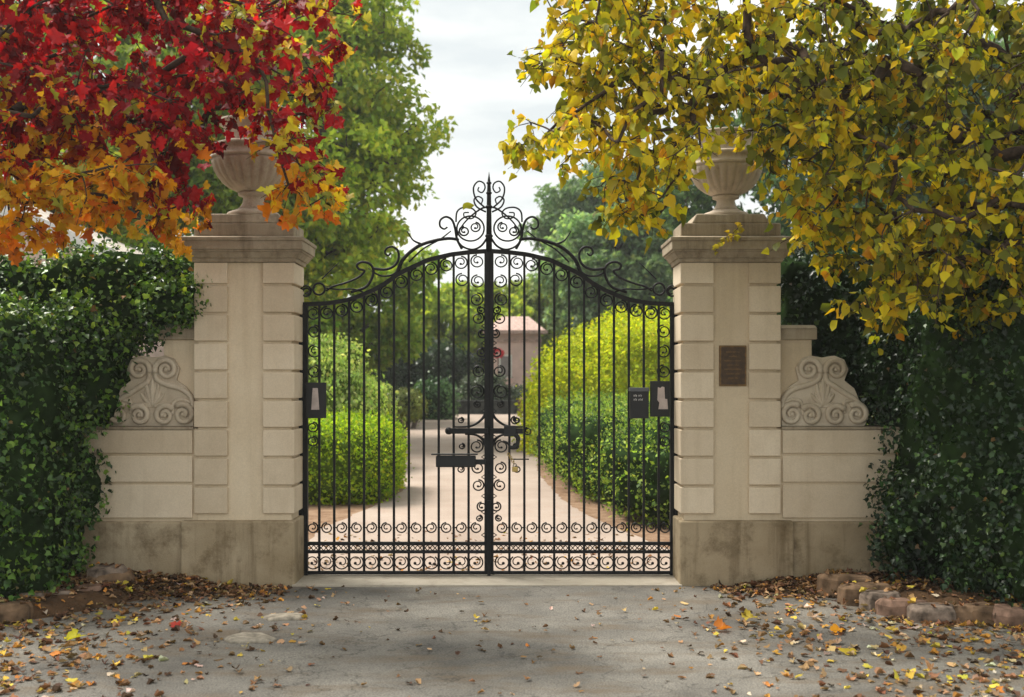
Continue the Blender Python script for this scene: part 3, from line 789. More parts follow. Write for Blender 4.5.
def core_mesh(blobs, shrink=0.93, freq=2.2, amp=0.10, n=14):
    mb = MB()
    for c, r, p in blobs:
        c = np.array(c); r = np.array(r)
        idx = {}; vs = []; fs = []
        def vid(q):
            k = tuple(np.round(q, 5))
            if k not in idx:
                qq = np.array(q); L = (np.abs(qq) ** p).sum() ** (1 / p); qq = qq / L
                nr = np.sign(qq) * np.abs(qq) ** (p - 1) / r; nr /= np.linalg.norm(nr) + 1e-9
                x = c + qq * r * 1.0
                d = mnoise.noise(Vector(x * freq)) + 0.5 * mnoise.noise(Vector(x * freq * 2.7))
                idx[k] = len(vs); vs.append(x + nr * (d * amp * 1.6 - (1 - shrink)))
            return idx[k]
        for ax in range(3):
            for sg in (-1, 1):
                for i in range(n):
                    for j in range(n):
                        quad = []
                        for (a, b) in ((i, j), (i + 1, j), (i + 1, j + 1), (i, j + 1)):
                            q = [0, 0, 0]; q[ax] = sg; q[(ax + 1) % 3] = -1 + 2 * a / n; q[(ax + 2) % 3] = -1 + 2 * b / n
                            quad.append(vid(q))
                        fs.append(tuple(quad if sg > 0 else quad[::-1]))
        mb.add(vs, fs, True)
    return mb

def bush(name, label, cat, blobs, n, size, palette, weights, tmpl=T_IVY, mat='ivy', core='core_mid', freq=2.2, amp=0.10,
         depth=0.10, spread=0.8, tipdown=0.7, group=None, shrink=0.91, stems=(), sun_tint_z=None):
    base = np.array(blobs[0][0]); base = (float(base[0]), float(base[1]), 0.0)
    t = thing(name, label, cat, base, group)
    P, Nn = blob_points(blobs, n, freq, amp)
    P = P + Nn * R.uniform(-depth, depth * 0.7, (len(P), 1)) + R.normal(0, size * 0.25, P.shape)
    sh = R.uniform(0, 1, len(P)) < 0.03
    P[sh] += Nn[sh] * R.uniform(0.02, 0.16, (sh.sum(), 1)) * min(2.0, size / 0.045)
    P[:, 2] = np.maximum(P[:, 2], 0.03)
    nrm = Nn + R.normal(0, spread * 0.6, P.shape)
    tip = R.normal(0, 0.7, P.shape) + np.array([0, 0, -tipdown]) + Nn * 0.45
    cl = pick(palette, weights, len(P))
    # hue drifts from spray to spray
    dr = np.array([mnoise.noise(Vector(x * 1.3 + np.array([9, 3, 1]))) for x in P]); cl = np.clip(cl * (1 + 0.35 * dr[:, None] * np.array([1.2, 1.0, 0.7])), 0.003, 0.9)
    if sun_tint_z:      # sunlight painted into the leaf colour, lighter and yellower towards the top
        k = sm((P[:, 2] - sun_tint_z) / 0.5)[:, None] * R.uniform(0.2, 1.0, (len(P), 1)); cl = np.clip(cl * (1 + k * np.array([1.5, 1.0, 0.2])), 0.003, 0.6)
    o = leaves('foliage', tmpl, P - np.array(base), tip, nrm, size * R.uniform(0.45, 1.5, len(P)), cl, M[mat], t)
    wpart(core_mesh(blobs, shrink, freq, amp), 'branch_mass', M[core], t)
    for a, b, r in stems:
        m = MB(); m.tube(smooth_path([a, ((a[0] + b[0]) / 2 + 0.05, (a[1] + b[1]) / 2, (a[2] + b[2]) / 2), b], 4), (r if False else r), 7); wpart(m, 'stem', M['bark_pale'], t)
    return t

IVY = [(0.018, 0.048, 0.010), (0.04, 0.10, 0.016), (0.085, 0.18, 0.022), (0.17, 0.29, 0.035)]
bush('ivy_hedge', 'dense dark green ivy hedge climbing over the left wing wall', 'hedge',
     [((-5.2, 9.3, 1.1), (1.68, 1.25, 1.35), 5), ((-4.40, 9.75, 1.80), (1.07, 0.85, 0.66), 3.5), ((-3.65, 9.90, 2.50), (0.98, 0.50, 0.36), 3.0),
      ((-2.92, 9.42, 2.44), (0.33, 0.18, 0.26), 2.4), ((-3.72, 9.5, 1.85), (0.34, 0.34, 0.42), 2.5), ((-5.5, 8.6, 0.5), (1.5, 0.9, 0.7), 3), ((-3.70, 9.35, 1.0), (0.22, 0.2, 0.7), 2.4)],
     64000, 0.042, IVY + [(0.16, 0.10, 0.03)], [3, 4, 3, 1.6, 0.12], amp=0.12, freq=2.6, sun_tint_z=2.05)
bush('ivy_hedge', 'tall dark glossy hedge rising right of the right wing wall under the yellow tree', 'hedge',
     [((5.05, 9.3, 1.45), (1.80, 1.3, 1.62), 5), ((3.65, 10.15, 2.25), (1.38, 0.42, 0.72), 4), ((3.62, 9.75, 1.85), (0.72, 0.45, 0.50), 2.6),
      ((3.42, 9.1, 0.60), (0.46, 0.36, 0.44), 2.3), ((4.6, 8.2, 0.6), (1.1, 0.7, 0.75), 2.6)],
     60000, 0.040, [(0.012, 0.032, 0.012), (0.022, 0.052, 0.016), (0.04, 0.09, 0.022), (0.10, 0.18, 0.035), (0.16, 0.09, 0.03)], [4, 4, 2, 0.8, 0.1], amp=0.12, freq=2.6)

G1 = [(0.30, 0.46, 0.018), (0.40, 0.56, 0.022), (0.52, 0.64, 0.03), (0.17, 0.30, 0.02)]
bush('clipped_hedge', 'low clipped bright green hedge inside the gate on the left of the drive', 'hedge',
     [((-3.0, 16.1, 0.58), (1.38, 1.25, 0.60), 4.5)], 24000, 0.050, G1, [3, 3, 2, 3], tmpl=T_SIMPLE, amp=0.06, tipdown=-0.3, depth=0.07, mat='leaf', core='core_light')
bush('clipped_hedge', 'long low clipped green hedge inside the gate on the right of the drive', 'hedge',
     [((3.05, 14.3, 0.60), (1.9, 1.7, 0.66), 3.6), ((2.5, 17.3, 0.66), (1.85, 2.6, 0.66), 3.6), ((2.25, 20.2, 0.72), (1.8, 1.8, 0.66), 3.6)], 44000, 0.050,
     [(0.19, 0.31, 0.045), (0.31, 0.45, 0.06), (0.46, 0.58, 0.10), (0.08, 0.16, 0.035)], [3, 3, 1.6, 3], tmpl=T_SIMPLE, amp=0.14, tipdown=-0.3, depth=0.10, mat='leaf', core='core_mid')
bush('golden_shrub', 'large rounded yellow green shrub rising behind the right hedge', 'shrub',
     [((3.75, 23.5, 0.9), (3.5, 2.3, 2.2), 2.4)], 44000, 0.080,
     [(0.58, 0.64, 0.015), (0.68, 0.70, 0.02), (0.46, 0.55, 0.02), (0.26, 0.35, 0.015)], [3, 3, 2.4, 1.0], tmpl=T_SIMPLE, mat='leaf', core='core_gold', amp=0.22, freq=1.1, tipdown=0.1, depth=0.12)
bush('weeping_shrub', 'feathery light green shrub behind the left clipped hedge', 'shrub',
     [((-4.2, 20.4, 1.35), (1.6, 1.2, 1.3), 2.4), ((-3.1, 19.9, 0.95), (0.95, 0.9, 1.0), 2.2)], 26000, 0.075,
     [(0.40, 0.54, 0.12), (0.52, 0.64, 0.18), (0.24, 0.36, 0.07), (0.62, 0.70, 0.24)], [3, 3, 2, 1], tmpl=T_SIMPLE, mat='leaf', core='core_light', amp=0.16, freq=1.8, tipdown=1.6, depth=0.14)
bush('round_topiary', 'small round-topped pale green bush standing beyond the left shrubs', 'shrub',
     [((-3.0, 31.2, 1.05), (0.52, 0.45, 0.42), 2.3)], 3500, 0.08, [(0.22, 0.28, 0.05), (0.30, 0.34, 0.07), (0.14, 0.18, 0.04)], [2, 2, 1], tmpl=T_SIMPLE, amp=0.05, tipdown=0.8,
     stems=(((-3.05, 31.2, 0.3), (-3.0, 31.2, 0.9), 0.10), ((-2.8, 31.1, 0.3), (-2.75, 31.2, 0.9), 0.07), ((-3.25, 31.2, 0.3), (-3.2, 31.2, 0.9), 0.06)))
bush('low_shrub', 'blue-green loose shrub at the far end of the drive left of the post', 'shrub',
     [((-2.55, 36.0, 0.95), (0.75, 0.6, 0.75), 2.2)], 3000, 0.10, [(0.08, 0.18, 0.06), (0.14, 0.26, 0.09), (0.05, 0.11, 0.04)], [2, 2, 1], tmpl=T_SIMPLE, amp=0.12, tipdown=-0.4)
bush('grey_shrub', 'rounded grey green shrub behind the far low wall near the pink house', 'shrub',
     [((-1.0, 40.2, 1.15), (0.95, 0.6, 0.85), 2.2), ((0.35, 40.4, 0.95), (0.6, 0.5, 0.6), 2.2)], 5000, 0.10, [(0.09, 0.12, 0.07), (0.15, 0.18, 0.10), (0.05, 0.07, 0.04)], [2, 2, 1], tmpl=T_SIMPLE, amp=0.08)

# ------------------------------------------------------------------ background trees
def bg_tree(name, label, base, H0, crown, lobes, per, size, palette, weights, tr=0.16, seed=1, lobe_r=0.26, lows=None, bark='bark'):
    """crown = (centre, radii) ; leaves gather in lobes on the crown's volume"""
    rg = np.random.default_rng(seed)
    bz = base[2] if len(base) > 2 else 0
    t = thing(name, label, 'tree', (base[0], base[1], bz), 'trees beyond the gate')
    c, r = np.array(crown[0], float), np.array(crown[1], float)
    d = unit(rg.normal(size=(lobes, 3))); rad = rg.uniform(0.35, 1.0, lobes) ** 0.5
    L = c + d * r * rad[:, None] * 0.86
    rl = r.mean() * lobe_r * rg.uniform(0.7, 1.25, lobes)
    PP = []; NN = []; CC = []; SK = []
    for i in range(lobes):
        k = int(per * (rl[i] / (r.mean() * lobe_r)) ** 2)
        dd = unit(rg.normal(size=(k, 3))); rr = rg.uniform(0.15, 1, k) ** 0.45
        # several twigs in the lobe: pull leaves towards them to leave gaps
        tw = L[i] + unit(rg.normal(size=(9, 3))) * rl[i] * rg.uniform(0.4, 0.95, (9, 1)) * np.array([1.25, 1.25, 0.7])
        q = L[i] + dd * rl[i] * rr[:, None] * np.array([1.25, 1.25, 0.72])
        j = np.argmin(((q[:, None] - tw[None]) ** 2).sum(2), axis=1)
        q = q + (tw[j] - q) * rg.uniform(0.1, 0.6, (k, 1))
        PP.append(q); NN.append(dd); SK.append(L[i][None]); SK.append(tw[:4])
        tone = 1 + rg.normal(0, 0.16)
        CC.append(np.full(k, tone))
    P = np.vstack(PP); Nn = np.vstack(NN); tone = np.concatenate(CC)
    cl = np.clip(pick(palette, weights, len(P), 0.14) * tone[:, None], 0.004, 0.9)
    org = np.array([base[0], base[1], bz])
    leaves('crown', T_SIMPLE, P - org, R.normal(0, 0.8, P.shape) + np.array([0, 0, -0.5]) + Nn * 0.3, Nn * 0.5 + R.normal(0, 0.6, P.shape) + np.array([0, 0, 0.5]),
           size * R.uniform(0.6, 1.35, len(P)), cl, M['leaf'], t)
    m = MB(); top = np.array([base[0] + (c[0] - base[0]) * 0.4, base[1] + (c[1] - base[1]) * 0.4, c[2] - r[2] * 0.55])
    pts = smooth_path([(base[0], base[1], bz - 0.1), (base[0] + 0.08, base[1], bz + (top[2] - bz) * 0.4), tuple(top)], 5)
    m.tube(pts, list(np.linspace(tr * 1.3, tr * 0.7, len(pts))), 9); wpart(m, 'trunk', M[bark], t)
    m = MB(); skeleton(top, np.vstack(SK), 0.012, tr * 0.6, m, 5); wpart(m, 'limbs', M[bark], t)
    return t

LG = [(0.36, 0.47, 0.04), (0.48, 0.56, 0.05), (0.24, 0.36, 0.04), (0.58, 0.58, 0.06)]
bg_tree('broadleaf_tree', 'tall light yellow green tree rising behind the left pier', (-6.6, 27.5, g(27)), 12, ((-5.2, 27, 7.6), (3.3, 2.8, 5.6)), 100, 640, 0.18, LG, [3, 3, 3, 1], 0.24, 3)
bg_tree('broadleaf_tree', 'shorter light green tree with hanging foliage, leftmost behind the left pier and ivy hedge', (-8.6, 25, g(25)), 9, ((-8.8, 25, 6.6), (3.0, 2.4, 5.0)), 60, 480, 0.18, [(0.24, 0.34, 0.03), (0.34, 0.43, 0.05), (0.14, 0.24, 0.03)], [3, 3, 2], 0.2, 4)
bg_tree('broadleaf_tree', 'mid green tree beyond the feathery shrub, seen through the left gate leaf', (-5.0, 34, g(34)), 7, ((-5.0, 34, 4.3), (2.9, 2.0, 3.0)), 54, 440, 0.22, [(0.26, 0.42, 0.05), (0.38, 0.52, 0.06), (0.50, 0.60, 0.08)], [3, 3, 2], 0.2, 5)
bg_tree('broadleaf_tree', 'olive green tree beyond the drive, seen through the gate left of the centre post', (-2.3, 46, g(45)), 7, ((-2.3, 46, 3.7), (3.6, 2.2, 2.2)), 60, 440, 0.27, [(0.36, 0.46, 0.05), (0.46, 0.54, 0.06), (0.24, 0.36, 0.05)], [3, 3, 2], 0.2, 6)
bg_tree('broadleaf_tree', 'yellow green tree rising behind the pink house at the end of the drive', (1.3, 50, g(45)), 7, ((1.4, 50, 4.0), (3.4, 2.0, 2.4)), 60, 420, 0.27, [(0.28, 0.38, 0.04), (0.38, 0.46, 0.05), (0.18, 0.27, 0.03)], [3, 3, 2], 0.2, 7)
DG = [(0.07, 0.15, 0.05), (0.11, 0.21, 0.07), (0.16, 0.27, 0.09), (0.04, 0.09, 0.03)]
bg_tree('broadleaf_tree', 'blue green tree with soft crown right of the gate finial', (5.2, 42, g(42)), 10, ((4.5, 42, 5.4), (3.9, 2.6, 3.3)), 84, 560, 0.23, [(0.20, 0.32, 0.14), (0.28, 0.40, 0.18), (0.13, 0.23, 0.10)], [3, 3, 2], 0.25, 8)
bg_tree('broadleaf_tree', 'darker blue green tree behind, with its top beneath the yellow leaves', (3.7, 52, g(45)), 12, ((5.2, 52, 8.8), (4.6, 2.6, 4.2)), 80, 500, 0.25, [(0.15, 0.26, 0.11), (0.22, 0.33, 0.14), (0.09, 0.17, 0.07)], [3, 3, 2], 0.28, 9)
bg_tree('broadleaf_tree', 'deep green tree behind the right pier and hedge', (8.0, 32, g(32)), 9, ((8.0, 32, 6.4), (3.4, 2.4, 5.6)), 80, 480, 0.22, DG, [3, 3, 1.5, 2], 0.25, 10)
bg_tree('broadleaf_tree', 'dark green tree rightmost behind the right hedge', (13.5, 34, g(34)), 9, ((13.2, 34, 7.4), (4.0, 2.6, 6.6)), 80, 450, 0.25, DG, [3, 3, 1.5, 2], 0.25, 11)
bg_tree('broadleaf_tree', 'green tree leftmost behind the pink cottage', (-15.5, 33, g(33)), 9, ((-15, 33, 7.4), (4.4, 2.6, 6.6)), 70, 450, 0.25, [(0.10, 0.17, 0.03), (0.16, 0.25, 0.035), (0.06, 0.11, 0.02)], [3, 3, 2], 0.25, 12)
# dark thicket at the far end of the drive
bush('dark_yew', 'near black yew thicket at the far end of the drive, left of the centre post', 'hedge',
     [((-2.9, 43.2, 1.5), (1.5, 0.9, 1.5), 2.6), ((-6.0, 42.5, 1.6), (2.0, 1.0, 1.9), 2.8)], 12000, 0.15, [(0.012, 0.03, 0.014), (0.025, 0.055, 0.02), (0.05, 0.09, 0.03)], [3, 3, 1], tmpl=T_SIMPLE, amp=0.22, freq=0.9, depth=0.2)
bush('far_hedge', 'high mid green hedge closing the garden behind the golden shrub', 'hedge',
     [((6.2, 36.0, 1.8), (4.0, 1.0, 1.95), 3.4)], 12000, 0.15, [(0.06, 0.12, 0.03), (0.11, 0.19, 0.045), (0.17, 0.26, 0.06)], [3, 3, 2], tmpl=T_SIMPLE, amp=0.22, freq=0.8, depth=0.2)
bush('far_hedge', 'high light green hedge closing the garden left, behind the feathery shrub', 'hedge',
     [((-9.5, 30.0, 1.6), (4.2, 1.0, 1.9), 3.4)], 10000, 0.14, [(0.20, 0.32, 0.04), (0.30, 0.42, 0.05), (0.40, 0.50, 0.07)], [3, 3, 2], tmpl=T_SIMPLE, amp=0.22, freq=0.8, depth=0.2)

# far-off wood closing the horizon: countless trees reading as one mass
def wood():
    n = 60000; P = []
    th = R.uniform(-1.0, 1.0, n); rad = R.uniform(62, 74, n)
    hmax = 5.0 + 1.3 * np.sin(th * 9) + 0.9 * np.sin(th * 23 + 1)
    z = R.uniform(0, 1, n) ** 0.8 * hmax
    P = np.stack([rad * np.sin(th), rad * np.cos(th), z + 0.6], 1)
    nn = unit(np.stack([-np.sin(th), -np.cos(th), np.full(n, 0.7)], 1) + R.normal(0, 0.5, (n, 3)))
    o = leaves('distant_wood', T_SIMPLE, P, R.normal(0, 1, (n, 3)), nn, 0.75 * R.uniform(0.6, 1.3, n), pick([(0.09, 0.15, 0.04), (0.14, 0.21, 0.06), (0.20, 0.26, 0.07)], [1, 1, 1], n), M['leaf'])
    tag(o, 'soft green mass of far-off woodland closing the view beyond the garden', 'woodland', kind='stuff')
wood()

# ------------------------------------------------------------------ buildings
def house(label, x0, x1, y0, y1, zb, he, hr, wallm, roofm, wins, name='garden_house'):
    t = thing(name, label, 'house', ((x0 + x1) / 2, (y0 + y1) / 2, zb))
    w2, d2 = (x1 - x0) / 2, (y1 - y0) / 2
    m = MB(); m.box(-w2, w2, -d2, d2, -0.2, he); m.build('wall', wallm, t)
    m = MB(); o = 0.22                                 # ridge runs across the picture
    m.add([(-w2 - o, -d2 - o, he), (w2 + o, -d2 - o, he), (w2 + o, d2 + o, he), (-w2 - o, d2 + o, he), (-w2 * 0.55, 0, hr), (w2 * 0.55, 0, hr)],
          [(0, 1, 5, 4), (1, 2, 5), (2, 3, 4, 5), (3, 0, 4), (3, 2, 1, 0)])
    rf = m.build('roof', roofm, t)
    m = MB(); m.box(-w2 - o - 0.04, w2 + o + 0.04, -d2 - o - 0.06, -d2 - o + 0.02, he - 0.10, he + 0.03); m.box(-w2 - 0.03, w2 + 0.03, -d2 - 0.05, -d2 - 0.004, he - 0.42, he - 0.30)
    m.build('eaves_moulding', M['terracotta'] if roofm is M['terracotta'] else M['white_paint'], t)
    for (a, b, c, d) in wins:
        m = MB(); m.box(a, b, -d2 - 0.03, -d2 + 0.01, c, d); f = m.build('window', M['white_paint'], t)
        m = MB(); m.box(a + 0.06, b - 0.06, -d2 - 0.038, -d2 - 0.028, c + 0.06, d - 0.06); m.build('pane', M['glass'], f)
    return t
house('small pink house with terracotta roof at the end of the drive', -0.85, 1.10, 42.5, 45.5, g(43), 3.0, 3.65, M['pink'], M['terracotta'], [(-0.62, -0.12, 1.2, 2.1)])
# cottage at the far left: only its roof verge shows over the hedge
t = thing('pink_cottage', 'pink cottage with pale tiled roof and white verge behind the left hedge', 'house', (-9.2, 19.5, g(19)))
m = MB(); m.prism([(-3.2, -0.2), (2.7, -0.2), (2.7, 3.62), (-0.6, 5.0), (-3.2, 3.9)][::-1], -2.5, 2.5); m.build('wall', M['pink'], t)
m = MB(); m.prism([(-0.6, 5.05), (3.1, 3.46), (3.1, 3.60), (-0.6, 5.21), (-3.7, 3.86), (-3.7, 3.72)], -2.55, 2.8); m.build('roof', M['pale_roof'], t)
m = MB(); m.prism([(-0.6, 5.0), (3.15, 3.38), (3.15, 3.60), (-0.6, 5.23), (-3.75, 3.87), (-3.75, 3.65)], -2.72, -2.56); m.build('verge_board', M['white_paint'], t)
m = MB(); m.box(2.9, 3.2, -2.56, 2.8, 3.27, 3.40); m.build('gutter', M['white_paint'], t)

# low dark wall at the end of the drive
t = thing('low_stone_wall', 'low dark stone wall across the far end of the drive', 'wall', (-1.6, 39.2, g(39)))
m = MB(); m.box(-1.9, 1.75, -0.15, 0.15, -0.1, 0.42); m.build('wall_body', M['darkstone'], t, bevel=0.03)
m = MB(); m.box(-1.95, 1.80, -0.2, 0.2, 0.421, 0.50); m.build('coping', M['darkstone'], t, bevel=0.02)
t = thing('wooden_post', 'short brown post at the right end of the far low wall', 'post', (0.35, 39.0, g(39)))
m = MB(); m.box(-0.14, 0.14, -0.12, 0.12, -0.05, 0.52); m.build('shaft', M['rock_brown'], t, bevel=0.02)
m = MB(); m.frus(-0.17, 0.17, -0.15, 0.15, 0.521, -0.03, 0.03, -0.03, 0.03, 0.62); m.build('cap', M['rock_brown'], t)
# red flower seen between the scrolls
t = thing('red_flower', 'red bloom on a tall stem before the pink house, seen beside the gate centre post', 'flower', (-0.56, 41.4, g(41)))
m = MB(); m.tube([(0, 0, 0), (0.05, 0, 1.2), (0.04, 0, 2.1)], 0.02, 5); m.build('stalk', M['bark'], t)
P = rand_dir(60) * 0.13 * np.array([1, 1, 0.8]) + np.array([0.04, 0, 2.16])
leaves('petals', T_OVATE, P, P - np.array([0.04, 0, 2.16]), rand_dir(60), 0.13, pick([(0.45, 0.01, 0.04), (0.6, 0.03, 0.06)], [1, 1], 60), M['leaf'], t)

# ------------------------------------------------------------------ the two autumn trees in front
def in_poly(x, y, poly):
    ins = np.zeros(len(x), bool); j = len(poly) - 1
    for i in range(len(poly)):
        xi, yi = poly[i]; xj, yj = poly[j]
        c = ((yi > y) != (yj > y)) & (x < (xj - xi) * (y - yi) / (yj - yi + 1e-12) + xi)
        ins ^= c; j = i
    return ins

def front_tree(name, label, base, fork, outline, ylo, yhi, ncl, per, size, tmpl, colfn, extra, holes=(), bark='bark', sc=135.0):
    """outline: the hanging edge of the crown in metres, drawn in x,z; crown is 2 m and more deep"""
    poly = [((a - 512) / sc, EYE + (380 - b) / sc) for a, b in outline]
    xs_, zs_ = zip(*poly)
    C = []
    while len(C) < ncl:
        x = R.uniform(min(xs_), max(xs_), 400); z = R.uniform(min(zs_), max(zs_), 400)
        ok = in_poly(x, z, poly)
        for h in holes:
            ok &= ~in_poly(x, z, [((a - 512) / sc, EYE + (380 - b) / sc) for a, b in h])
        for a, b in zip(x[ok], z[ok]): C.append((a, R.uniform(ylo, yhi), b))
    C = np.array(C[:ncl]); E = np.array(extra)
    A = np.vstack([C, E]) if len(E) else C
    t = thing(name, label, 'tree', base)
    org = np.array(base)
    m = MB()
    pts = smooth_path([tuple(org + [0, 0, -0.1]), tuple(org * [1, 1, 0] + [0.1, 0.05, fork[2] * 0.5]), fork], 6)
    m.tube(pts, list(np.linspace(0.27, 0.15, len(pts))), 12); wpart(m, 'trunk', M[bark], t)
    m = MB(); skeleton(np.array(fork), A, 0.0042, 0.10, m, 6, power=2.1)
    # twigs + leaves
    PP = []; TT = []; NNn = []
    for c in A:
        k = int(R.integers(3, 5))
        for _ in range(k):
            d = unit(R.normal(0, 1, (1, 3)) * np.array([1, 0.8, 0.45]) + np.array([[0, 0, -0.35]]))[0]
            Lk = R.uniform(0.07, 0.24)
            p1 = c + d * Lk * 0.5 + np.array([0, 0, -0.01]); p2 = c + d * Lk + np.array([0, 0, -0.05])
            m.tube([c, p1, p2], [0.0042, 0.0032, 0.0018], 4, False)
            q = max(2, int(per / k)); u = R.uniform(0.15, 1.05, q)
            base_p = c + d * Lk * u[:, None] + R.normal(0, 0.022, (q, 3)) + np.array([0, 0, -0.05]) * (u ** 2)[:, None]
            tip = R.normal(0, 0.62, (q, 3)) + np.array([0, -0.15, -0.85]) + d * 0.5
            PP.append(base_p); TT.append(tip); NNn.append(R.normal(0, 0.75, (q, 3)) + np.array([0, -0.45, 0.5]))
    P = np.vstack(PP); TT = np.vstack(TT); NNn = np.vstack(NNn)
    wpart(m, 'limbs', M[bark], t)
    leaves('crown', tmpl, P - org, TT, NNn, size * R.uniform(0.4, 1.35, len(P)), colfn(P), M['leaf'], t)
    return t

def red_cols(P):
    n = len(P)
    red = pick([(0.42, 0.006, 0.018), (0.27, 0.004, 0.012), (0.56, 0.018, 0.022), (0.13, 0.006, 0.010)], [3, 3, 2.4, 0.9], n)
    org = pick([(0.82, 0.34, 0.010), (0.85, 0.44, 0.015), (0.75, 0.20, 0.010), (0.78, 0.52, 0.02)], [3, 3, 2, 1], n)
    yel = pick([(0.62, 0.50, 0.03), (0.42, 0.40, 0.05), (0.70, 0.42, 0.03)], [1, 1, 1], n)
    h = np.array([mnoise.noise(Vector(p * 1.1)) for p in P]) * 0.60 + R.normal(0, 0.15, n)
    x, z = P[:, 0], P[:, 2]
    edge = np.interp(x, [-4, -2.6, -2.0, -1.7], [3.50, 3.42, 3.15, 3.0])
    f = (z - edge) + h
    sprig = (x > -2.15) & (z + h * 0.5 < 3.22); f = np.where(sprig, -1.0, f)
    out = np.where((f > 0)[:, None], red, org)
    mixm = R.uniform(0, 1, n) < np.where(x > -1.9, 0.35, 0.10)
    out = np.where(mixm[:, None], yel, out)
    return out
def up_extra(x0, x1, y0, y1, z0, z1, n): return np.stack([R.uniform(x0, x1, n), R.uniform(y0, y1, n), R.uniform(z0, z1, n)], 1)
red_out = [(-40, -20), (345, -20), (338, 45), (320, 75), (328, 95), (308, 112), (316, 145), (336, 180), (342, 205), (325, 216), (304, 214), (294, 190), (286, 155), (280, 122), (265, 112), (222, 108), (200, 126),
           (192, 175), (170, 208), (145, 224), (108, 224), (92, 210), (70, 218), (40, 230), (-40, 235)]
front_tree('maple_tree', 'maple with deep red and orange autumn leaves hanging over the left pier', (-6.4, 7.9, 0), (-6.0, 8.0, 3.7), red_out, 7.4, 8.9, 400, 15, 0.094, T_MAPLE, red_cols,
           up_extra(-6.2, -1.6, 6.8, 9.6, 4.7, 6.0, 60))
def yel_cols(P):
    n = len(P)
    a = pick([(0.76, 0.56, 0.015), (0.60, 0.49, 0.018), (0.86, 0.58, 0.012), (0.44, 0.42, 0.020), (0.20, 0.23, 0.022), (0.70, 0.32, 0.012)], [3, 4, 2, 3, 2, 0.6], n)
    h = np.array([mnoise.noise(Vector(p * 1.4)) for p in P])
    greener = sm((P[:, 0] - 1.5) / 2.0) * 0.25 + sm((P[:, 0] - 1.2) / 1.5) * sm((P[:, 2] - 2.9) / 0.9) * 0.35 + 0.35 * h
    gr = pick([(0.17, 0.19, 0.022), (0.26, 0.25, 0.022), (0.10, 0.12, 0.02)], [2, 2, 1], n)
    return np.where((R.uniform(0, 1, n) < greener + 0.08)[:, None], gr, a)
yel_out = [(538, -20), (548, 28), (530, 60), (535, 78), (560, 70), (582, 82), (556, 112), (545, 134), (508, 142), (512, 152), (548, 154), (588, 160), (604, 184), (624, 206), (650, 222), (668, 208), (682, 180), (690, 140), (704, 112),
           (746, 112), (762, 140), (772, 178), (790, 196), (812, 226), (840, 246), (852, 272), (868, 292), (880, 330), (905, 325), (930, 300), (985, 312), (1064, 318), (1064, -20)]
front_tree('yellow_tree', 'tree with golden yellow and olive leaves overhanging the right pier', (6.6, 7.9, 0), (6.2, 8.0, 3.9), yel_out, 7.4, 8.9, 880, 17, 0.082, T_OVATE, yel_cols,
           up_extra(0.8, 6.2, 6.8, 9.6, 4.7, 6.0, 70))
# the twig that droops over the right pier's cap
t = thing('leafy_twig', 'thin yellow leafed twig drooping over the cornice of the right pier', 'twig', (*[at(742, 226, 9.2)[0], 9.2], at(742, 226, 9.2)[1]))
tw = [(742, 224), (732, 234), (724, 240), (715, 252)]
P3 = [(at(a, b, 9.2)[0], 9.2, at(a, b, 9.2)[1]) for a, b in tw]
m = MB(); m.tube(smooth_path(P3, 4), 0.003, 4); wpart(m, 'twig', M['bark'], t)
pp = np.array(smooth_path(P3, 8)); pp = pp[R.integers(0, len(pp), 26)] + R.normal(0, 0.015, (26, 3))
leaves('leaf_spray', T_OVATE, pp - np.array(t.location), R.normal(0, 0.6, (26, 3)) + np.array([-0.4, 0, -0.6]), R.normal(0, 0.6, (26, 3)) + np.array([0, -0.7, 0.3]), 0.055 * R.uniform(0.6, 1.2, 26), pick([(0.55, 0.40, 0.03), (0.4, 0.33, 0.03)], [1, 1], 26), M['leaf'], t)

# ------------------------------------------------------------------ fallen leaves
BR = [(0.24, 0.13, 0.06), (0.34, 0.20, 0.10), (0.16, 0.085, 0.045), (0.46, 0.31, 0.17), (0.50, 0.24, 0.05), (0.58, 0.44, 0.07), (0.09, 0.05, 0.03), (0.62, 0.52, 0.38)]
def litter(n, xf, yf, size, name, label, w=(3, 3, 3, 2, 1, .7, 2, .6), tm=T_CURL):
    x, y = xf(n), yf(n)
    z = np.array([max(bank(a, b) * (1 + 0.35 * mnoise.noise(Vector((a * 3, b * 3, 0)))) - 0.02, 0.006) for a, b in zip(x, y)]) + R.uniform(0.004, 0.013, n)
    P = np.stack([x, y, z], 1)
    o = leaves(name, tm, P, R.normal(0, 1, (n, 3)) * np.array([1, 1, 0.18]), R.normal(0, 0.22, (n, 3)) + np.array([0, 0, 1]), size * R.uniform(0.45, 1.3, n), pick(BR, w, n, 0.22), M['dry'])
    return tag(o, label, 'leaf litter', kind='stuff')
def side(n, lo, hi):
    s = np.where(R.uniform(0, 1, n) < 0.5, -1, 1); u = R.uniform(0, 1, n) ** 0.8
    return s * (lo + (hi - lo) * u) - 0.1
litter(1700, lambda n: side(n, 1.2, 4.6), lambda n: R.uniform(5.2, 9.3, n), 0.054, 'fallen_leaves', 'brown and yellow fallen leaves strewn over the asphalt in front of the gate')
litter(200, lambda n: R.uniform(-1.6, 1.5, n), lambda n: R.uniform(5.0, 9.3, n), 0.045, 'fallen_leaves', 'sparse small fallen leaves on the pale asphalt before the gate opening')
litter(3600, lambda n: side(n, 1.75, 4.4), lambda n: 9.36 - np.abs(R.normal(0, 0.30, n)), 0.06, 'leaf_drift', 'drift of brown leaves banked against the foot of the piers and walls', (3, 3, 4, 1.5, 1.2, .5, 4, .2))
